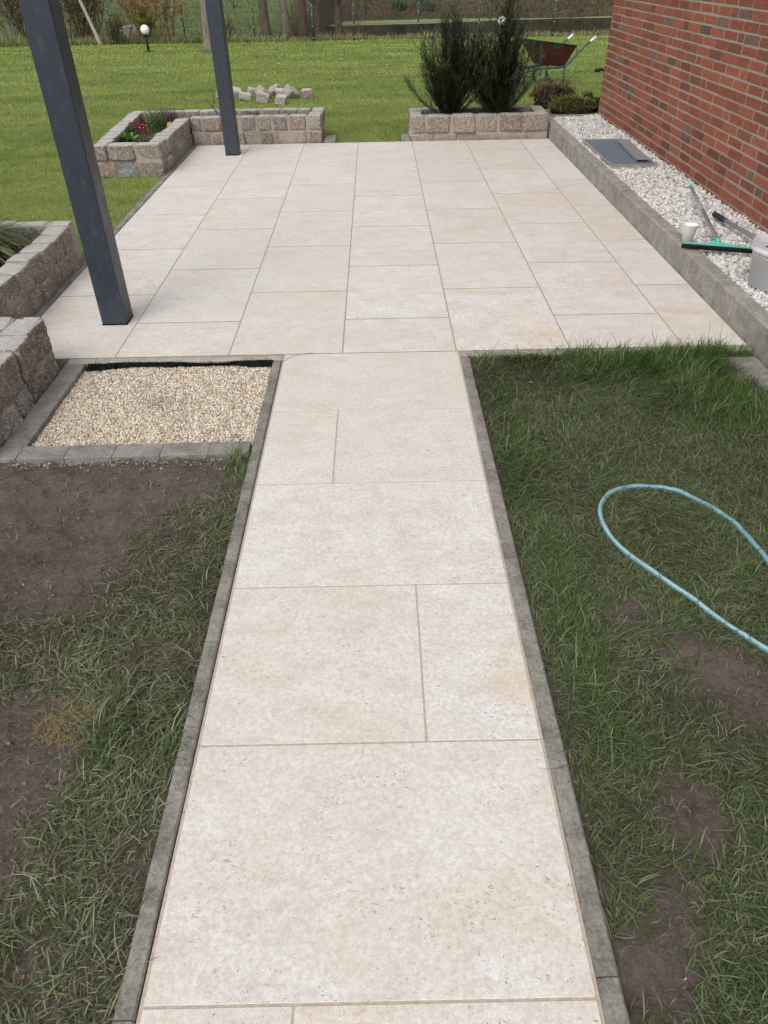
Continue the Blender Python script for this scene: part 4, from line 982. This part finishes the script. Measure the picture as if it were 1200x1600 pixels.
clod('low heap of dark soil against the house corner', 2.72, 7.35, .55, .4, .2, [(.07, .045, .038), (.05, .035, .03)], 74, .012, 900, 'soil_heap')

# ------------------------------------------------------------------ wheelbarrow
def barrow():
    zg = -.14; x0, y0 = 2.72, 11.05
    t = thing('wheelbarrow', 'rusty green wheelbarrow with white handle grips on the lawn behind the yews', 'wheelbarrow', (x0, y0, zg), None, R(28))
    rust, n, l, b = mat('rusty_tray', .8, .25); q = NT(n, l); v = q.coord(off=False); a = q.noise(v, 3.2, 5, .65); f = q.noise(v, 30, 5, .7)
    l.new(q.mix(q.mr(a, .52, .60), q.mix(q.mr(f, .4, .65), (.065, .022, .016), (.12, .042, .026)), (.03, .10, .08)), b.inputs['Base Color']); q.bump(f, b, .3, .004)
    grn = M_FGREEN
    # tray : local +x to the handles. bottom and rim rectangles
    m = MB()
    def ring(xa, xb, wa, wb, za, zb): return [(xa, -wa, za), (xb, -wb, zb), (xb, wb, zb), (xa, wa, za)]
    rim = ring(-.62, .16, .27, .30, .66, .55); bot = ring(-.36, .02, .15, .20, .29, .25); rimi = ring(-.61, .15, .262, .292, .66, .55); boti = ring(-.35, .01, .143, .193, .30, .26)
    V = rim+bot+rimi+boti; Fs = [[i, 4+i, 4+(i+1) % 4, (i+1) % 4] for i in range(4)]+[[4, 7, 6, 5]]+[[8+i, 8+(i+1) % 4, 12+(i+1) % 4, 12+i] for i in range(4)]+[[12, 13, 14, 15]]+[[i, (i+1) % 4, 8+(i+1) % 4, 8+i] for i in range(4)]
    m.add(V, Fs); tube(m, [rim[i % 4] for i in (0, 1)], .009, 8); tube(m, [rim[i % 4] for i in (1, 2)], .009, 8); tube(m, [rim[i % 4] for i in (2, 3)], .009, 8); tube(m, [rim[i % 4] for i in (3, 0)], .009, 8); m.build('tray', rust, t)
    m = MB()
    for s in (-1, 1):
        P = spline([(-.86, s*.045, .19), (-.45, s*.15, .245), (-.05, s*.22, .25), (.06, s*.24, .29), (.34, s*.28, .53), (.46, s*.29, .60)], 7); tube(m, P, .018, 8)
        tube(m, [(.16, s*.29, .55), (.22, s*.265, .415)], .006, 6)
    m.build('frame', grn, t)
    for s in (-1, 1):
        m = MB(); tube(m, [(.0, s*.225, .26), (.01, s*.235, .1), (.0, s*.24, .0)], .018, 8); m.build('leg', grn, t)
        m = MB(); tube(m, [(-.42, s*.15, .26), (-.36, s*.18, .24), (-.28, s*.21, .1), (-.23, s*.22, 0)], .017, 8); tube(m, [(-.42, s*.16, .24), (-.5, s*.19, .1), (-.53, s*.2, 0)], .017, 8); tube(m, [(-.50, s*.2, .10), (-.25, s*.215, .08)], .010, 6); m.build('leg_brace', grn, t)
        m = MB(); a = np.array([.44, s*.288, .588]); c = np.array([.56, s*.295, .655]); tube(m, [a, a+(c-a)*.08, c, c+(c-a)*.02], [.015, .021, .020, .012], 10); m.build('grip', simple('white_grip', (.78, .78, .76), .5), t)
    m = MB(); an = np.linspace(0, 2*math.pi, 33); tube(m, np.stack([-.9+.155*np.cos(an), 0*an, .19+.155*np.sin(an)], -1), .035, 10, cap=False); w = m.build('wheel', M_BLACK, t)
    m = MB(); lathe(m, [(.0, -.03), (.1, -.02), (.125, -.03), (.125, .03), (.1, .02), (0, .03)], (-.9, 0, .19), 20, M=rotm(math.pi/2, 0, 0)); m.build('rim', M_GALV, w)
barrow()

# ------------------------------------------------------------------ far garden
WATER_Z = -1.12
def pond():
    m = MB(); xs = np.linspace(-8, 45, 40); ys = np.linspace(26.5, 50, 20); X, Y = np.meshgrid(xs, ys); V = np.stack([X, Y, np.full_like(X, WATER_Z)], -1).reshape(-1, 3); i = np.arange(19)[:, None]*40; j = np.arange(39)[None]
    m.add(V, [np.stack([i+j, i+j+1, i+j+41, i+j+40], -1).reshape(-1, 4)]); w, n, l, b = mat('pond_water', .08, .5); b.inputs['Base Color'].default_value = (.010, .012, .010, 1); b.inputs['IOR'].default_value = 1.33; b.inputs['Specular IOR Level'].default_value = .04; q = NT(n, l); q.bump(q.noise(q.coord((.6, 1.6, 1), False), 3, 3), b, .05, .01)
    tag(m.build('pond_water', w), kind='structure')
    # duckweed film along the far shore
    m = MB(); xs = np.linspace(-6, 24, 90); near = np.interp(xs, [-6, -2.9, 1.4, 4, 6.1, 12, 24], [39.6, 40.2, 40.6, 40.9, 41.9, 42.3, 42.5])+n2(xs, xs*0, .6, 3, 3)*.3; far = np.full_like(xs, 45.5)
    k = len(xs); i = np.arange(k-1); V = np.concatenate([np.stack([xs, near, np.full(k, WATER_Z+.006)], -1), np.stack([xs, far, np.full(k, WATER_Z+.006)], -1)]); m.add(V, [np.stack([i, i+1, i+1+k, i+k], -1)])
    tag(m.build('duckweed', simple('duckweed', (.20, .235, .12), .9, .1, 0, .12, 3)), 'pale green film of duckweed along the far shore of the pond', 'duckweed', kind='stuff')
pond()
def mesh_fence():
    t = thing('mesh_fence', 'green wire mesh garden fence on slim posts in front of the pond', 'fence', (0, 25.3, 0)); px = [-9.0, -6.7, -4.4, -2.4, -1.06, 1.09, 3.1, 5.5, 7.8, 10.1]
    def yy(x): return 25.4+.35*math.sin(x*.9)
    for a in px:
        y = yy(a); z = float(TZ(a, y)); m = MB(); r = .045 if abs(a+2.4) < .1 else .024; tube(m, [(a, y-25.3, z-.1), (a, y-25.3, z+1.03)], r, 8)
        p = m.build('fence_post', M_FENCE, t)
        for h in (.98, .75, .42, .1):
            m = MB(); tube(m, [(a, y-25.3-r-.004, z+h-.012), (a, y-25.3-r-.004, z+h+.012)], .016, 6)
            m.build('clip', M_CLIP, p)
    for a, b in zip(px[:-1], px[1:]):
        m = MB(); ya, yb = yy(a), yy(b); k = int((b-a)/.055)
        for i in range(1, k):
            x = a+(b-a)*i/k; y = ya+(yb-ya)*i/k-25.3; z = float(TZ(x, y+25.3)); tube(m, [(x, y, z+.02), (x, y, z+1.0)], .0022, 3, cap=False)
        za, zb = float(TZ(a, ya)), float(TZ(b, yb))
        for h in (.05, .25, .45, .65, .82, .99): tube(m, [(a, ya-25.3, za+h), (b, yb-25.3, zb+h)], .0038, 4, cap=False)
        m.build('mesh_panel', M_FENCE, t)
mesh_fence()
def globe(label, x, y, h, r):
    z = float(TZ(x, y)); t = thing('globe_lamp', label, 'lamp', (x, y, z)); m = MB(); tube(m, [(0, 0, 0), (0, 0, h)], .035, 10); lathe(m, [(.0, .0), (.16, .0), (.15, .02), (0, .02)], (0, 0, 0), 16); tube(m, [(0, 0, h-.03), (0, 0, h+.02)], .06, 12); m.build('pole', M_BLACK, t)
    m = MB(); V0, F0 = ico(3); m.add(tf(V0*r, (0, 0, h+r*.92)), [F0], 0, (1, 1, 1), True); m.build('globe', M_WHITEP, t)
globe('white globe garden lamp on a short black pole at the left of the lawn', -6.93, 21.4, .42, .125)
globe('white globe garden lamp showing just above the yews', 3.55, 23.4, .38, .13)
def lantern():
    x, y = -6.15, 33; z = float(TZ(x, y)); t = thing('garden_lantern', 'small white lantern on a thin rod beside the top of the far post', 'lantern', (x, y, z)); m = MB(); tube(m, [(0, 0, 0), (0, 0, .3)], .02, 6); m.build('rod', M_BLACK, t); m = MB(); lathe(m, [(0, .3), (.06, .3), (.12, .5), (.14, .52), (0, .6)], (0, 0, 0), 6, smooth=False); m.build('lantern_head', M_CLIP, t)
lantern()
def twigs(rs, base, d, L, r, depth, out, spread=.5, grav=.0):
    k = 5; P = [np.array(base)]; d = np.array(d, float); d /= np.linalg.norm(d)
    for i in range(k):
        d = d+rs.normal(0, .10, 3)+np.array([0, 0, .03-grav]); d /= np.linalg.norm(d); P.append(P[-1]+d*L/k)
    out.append((np.array(P), np.linspace(r, r*.35, k+1)))
    if depth > 0:
        for i in range(rs.integers(3, 6)):
            s = rs.integers(2, k+1); nd = d+rs.normal(0, spread, 3); twigs(rs, P[s], nd, L*rs.uniform(.45, .7), r*.42, depth-1, out, spread, grav)
def tree(label, x, y, h, r, lean, seed, bm, name='tree', first=.35, nb=9, group=None):
    z = float(TZ(x, y)); rs = np.random.default_rng(seed); t = thing(name, label, 'tree', (x, y, z-.05), group); m = MB()
    P = spline([(0, 0, 0), (lean[0]*.3, lean[1]*.3, h*.3), (lean[0]*.65+rs.normal(0, .05), lean[1]*.6, h*.65), (lean[0], lean[1], h)], 8); rad = np.linspace(1, .3, len(P))*r; rad[0] *= 1.45; rad[1] *= 1.18; tube(m, P, rad, 14); m.build('trunk', bm, t)
    out = []
    for i in range(nb):
        s = first+(1-first)*(i+.5)/nb; idx = int(s*(len(P)-1)); a = rs.uniform(0, 6.28); twigs(rs, P[idx], (math.cos(a), math.sin(a), .7), h*.33*(1.2-s*.6), r*.32, 2, out)
    m = MB()
    for p, q in out: tube(m, p, q, 4 if q[0] < .02 else 6, cap=False)
    m.build('crown', bm, t)
tree('slim grey barked tree beside the far post', -5.02, 20.6, 6, .125, (.1, .2), 81, M_BARK)
tree('thin pale birch leaning left at the left edge of the lawn', -9.35, 24.9, 6, .06, (-1.9, .3), 82, M_BIRCH)
for i, (x, y, r, ln, lab) in enumerate([(-4.25, 27.6, .17, (-.2, .3), 'leftmost brown trunk of the clump left of the pond'), (-3.55, 28.2, .15, (-.5, .2), 'second trunk of the clump, pale and leaning left'), (-3.05, 28.8, .16, (.2, .3), 'middle dark trunk of the clump left of the pond'),
        (-2.55, 29.2, .15, (.3, .3), 'fourth trunk of the clump, just left of the gate post'), (-1.75, 29.6, .17, (.1, .2), 'rightmost trunk of the clump at the edge of the pond')]):
    tree(lab, x, y, 7, r, ln, 90+i, M_BROWNBARK if i != 1 else M_BARK, 'clump_tree', .25, group='trunks of the clump left of the pond')
for i, (x, y, r) in enumerate([(2.2, 46, .14), (6.0, 47.5, .18), (8.6, 46.5, .13), (10.6, 46.2, .2), (-1.0, 47.2, .12), (4.1, 49, .16), (12.8, 48, .2), (-5.6, 50, .18), (-9.5, 47, .2), (7.3, 49.5, .12)]):
    nm = ['second', 'fifth', 'seventh', 'eighth', 'first', 'third', 'ninth', 'first left-hand', 'second left-hand', 'sixth']
    tree(nm[i]+' bare woodland tree from the left on the bank behind the pond' if i not in (7, 8) else ('bare tree on the rising meadow behind the trunk clump' if i == 7 else 'bare tree on the rising meadow behind the red shrub'), x, y, 9, r, (rng.normal(0, .5), .3), 120+i, M_BROWNBARK, 'woodland_tree', .3, 7, 'bare trees on the far bank')
def shrub(name, label, x, y, H, w, n, bm, seed, leafc=None, leafn=0, leafz=(.4, 1.), ls=.05, depth=2, group=None, r0=.012):
    z = float(TZ(x, y)); rs = np.random.default_rng(seed); t = thing(name, label, 'shrub', (x, y, z), group); out = []
    for i in range(n):
        a = rs.uniform(0, 6.28); e = rs.uniform(.1, .55); twigs(rs, (rs.normal(0, w*.18), rs.normal(0, w*.15), 0), (math.cos(a)*e, math.sin(a)*e, 1), H*rs.uniform(.6, 1.1), r0, depth, out, .45)
    m = MB()
    for p, q in out: tube(m, p, q, 3, cap=False)
    m.build('stems', bm, t)
    if leafn:
        pts = np.concatenate([p for p, q in out]); pts = pts[(pts[:, 2] > H*leafz[0]) & (pts[:, 2] < H*1.3*leafz[1])]
        if len(pts):
            B = pts[rs.integers(0, len(pts), leafn)]+rs.normal(0, .03, (leafn, 3)); c = np.array(leafc)[rs.integers(0, len(leafc), leafn)]*rs.uniform(.7, 1.3, (leafn, 1)); m = MB()
            blades(m, B, rs.uniform(0, 6.28, leafn), ls, ls*.5, rs.uniform(-.3, 1.2, leafn), rs.uniform(-.5, .6, leafn), c, 2); m.build('foliage', M_LEAF, t)
M_REDTW = simple('red_twig', (.22, .10, .07), .8); M_TWIG = simple('grey_twig', (.20, .16, .12), .9); M_TWIGD = simple('brown_twig', (.15, .10, .075), .9)
shrub('red_shrub', 'shrub with orange red spring leaves behind the globe lamp', -7.3, 25.6, 1.5, .6, 14, M_REDTW, 201, [(.44, .14, .10), (.36, .20, .14)], 1700, (.1, 1.3), .10)
shrub('red_shrub', 'wide red leaved shrub left of the taller red one', -8.4, 27.0, 1.5, 1.0, 14, M_REDTW, 202, [(.44, .14, .10), (.34, .17, .13)], 1500, (.3, 1.3), .10)
shrub('yellow_shrub', 'small yellow green bush between lamp and red shrub', -8.05, 25.7, .75, .5, 14, M_TWIG, 203, [(.34, .37, .05), (.42, .42, .07)], 1500, (.2, 1.2), .09, 1)
shrub('bramble', 'brown leaved bramble right of the leaning birch', -8.9, 25.3, .7, .9, 22, M_TWIGD, 204, [(.14, .13, .05), (.17, .10, .05), (.09, .11, .035)], 2200, (.0, 1.2), .05, 1)
shrub('twig_thicket', 'tangle of dry brown twigs in the top left corner', -12.6, 27.2, 1.8, 1.8, 46, M_TWIG, 205, [(.30, .20, .15), (.24, .15, .11)], 3500, (0, 1.2), .10, r0=.022)
shrub('twig_thicket', 'tangle of dry brown twigs between the near post and the leaning birch', -10.6, 27.6, 1.8, 1.5, 46, M_TWIGD, 206, [(.30, .20, .15), (.22, .15, .10)], 3500, (0, 1.2), .10, r0=.022)
shrub('twig_thicket', 'bare pinkish twigs arching right of the trunk clump over the pond edge', -1.2, 28.6, 1.6, .8, 12, M_TWIG, 207)
shrub('bramble', 'dark bramble at the foot of the trunk clump', -3.0, 27.3, .6, 1.6, 30, M_TWIGD, 208, [(.11, .08, .05), (.08, .08, .03)], 900, (0, 1.2), .05, 1)
shrub('bramble', 'low green and brown bushes at the fence just right of the far post', -5.3, 25.9, .55, .7, 20, M_TWIG, 209, [(.07, .12, .04), (.20, .15, .08)], 1100, (0, 1.2), .05, 1)
for i, (x, y) in enumerate([(.3, 43.6), (2.6, 44), (5.2, 43.8), (8.0, 44), (10.4, 44), (-1.8, 43.4)]):
    shrub('bank_shrub', ['first', 'second', 'third', 'fourth', 'fifth', 'sixth'][i]+(' bare shrub counted from the left along the far pond bank' if i < 5 else ''), x, y, 1.7, 1.0, 11, M_TWIG, 220+i, group='bare shrubs along the far pond bank') if i < 5 else shrub('bank_shrub', 'bare shrub at the left tip of the pond', x, y, 1.5, 1, 11, M_TWIGD, 226, group='bare shrubs along the far pond bank')
# two daffodil clumps on the bank
for x, y, lab in ((1.0, 45.0, 'bluish green clump of leaves on the bank, the left of two'), (2.6, 44.9, 'bluish green clump of leaves on the bank, the right of two')):
    t = thing('leaf_clump', lab, 'plant', (x, y, float(TZ(x, y)))); m = MB(); leafy(m, (0, 0, 0), 160, .5, .05, (.7, 1.5), (.2, 1.2), [(.06, .15, .09)], np.random.default_rng(5), 3, .15); m.build('leaves', M_LEAF, t)
t = thing('boulder', 'grey boulder behind the bramble near the red shrubs', 'boulder', (-9.0, 27.6, float(TZ(-9.0, 27.6)))); m = MB(); rock(m, (0, 0, .2), (.9, .6, .5), 8, 3, .1, 5, None, 0, (.25, .25, .25)); m.build('rock', M_GRAN, t)
def rough_edge():
    m = MB(); rs = np.random.default_rng(77)
    # dry grass fringe along the fence
    n = 15000; x = rs.uniform(-16, 9, n); y = 25.1+np.abs(rs.normal(0, .55, n)); hh = np.where(x < -5, 1.7, 1.0)*(1+.6*n2(x, y, 1.2, 3, 2)); c = np.array([(.46, .38, .24), (.36, .29, .17), (.19, .22, .08), (.16, .21, .06)])[rs.integers(0, 4, n)]*rs.uniform(.7, 1.2, (n, 1))
    g = (x < -5) & (rs.random(n) < .45); c[g] = np.array((.19, .26, .08))*rs.uniform(.7, 1.2, (g.sum(), 1))
    blades(m, np.stack([x, y, TZ(x, y)-.01], -1), rs.uniform(0, 6.28, n), rs.uniform(.06, .26, n)*hh, rs.uniform(.008, .016, n), rs.uniform(.7, 1.5, n), rs.uniform(-.5, 1.3, n), c, 3)
    tag(m.build('dry_grass_fringe', M_STALK), 'tall dry and green grass along the fence and lawn edge', 'grass', kind='stuff')
    m = MB(); n = 26000; x = rs.uniform(-24, -3.0, n); y = rs.uniform(26.2, 48, n); c = lerp((.12, .20, .055), (.19, .27, .09), rs.random(n)); b = n2(x, y, .35, 91, 3) > .22; c[b & (rs.random(n) < .6)] = (.24, .19, .12)
    blades(m, np.stack([x, y, TZ(x, y)-.01], -1), rs.uniform(0, 6.28, n), rs.uniform(.06, .22, n), rs.uniform(.02, .045, n), rs.uniform(.6, 1.5, n), rs.uniform(-.4, 1.2, n), c*rs.uniform(.7, 1.3, (n, 1)), 2)
    tag(m.build('meadow_grass', M_BLADE), 'rough green meadow beyond the fence on the left', 'grass', kind='stuff')
    m = MB(); n = 30000; x = rs.uniform(-6, 22, n); y = 42.3+rs.random(n)**1.3*14; c = np.array([(.16, .11, .07), (.11, .075, .05), (.20, .145, .10), (.07, .085, .035)])[rs.integers(0, 4, n)]*rs.uniform(.6, 1.3, (n, 1))
    blades(m, np.stack([x, y, TZ(x, y)], -1), rs.uniform(0, 6.28, n), rs.uniform(.06, .35, n), rs.uniform(.02, .05, n), rs.uniform(-.2, 1.5, n), rs.uniform(-.8, 1.2, n), c, 2)
    tag(m.build('woodland_litter', M_STALK), 'dead leaves and twigs covering the bank behind the pond', 'leaf litter', kind='stuff')
rough_edge()
# small twigs on the slabs
for lab, P in (('thin curved dry stem lying on the path beside the gravel bed corner', [(-.91, -.10, .004), (-.86, -.045, .012), (-.80, -.012, .006), (-.76, .0, .004)]), ('tiny bent stem standing at the back of the gravel bed', [(-1.90, -.07, -.005), (-1.885, -.05, .02), (-1.87, -.07, .004)])):
    t = thing('fallen_twig', lab, 'stem', P[0]); m = MB(); tube(m, spline(np.array(P)-np.array(P[0]), 6), .0012, 5); m.build('stem', M_TWIGD, t)
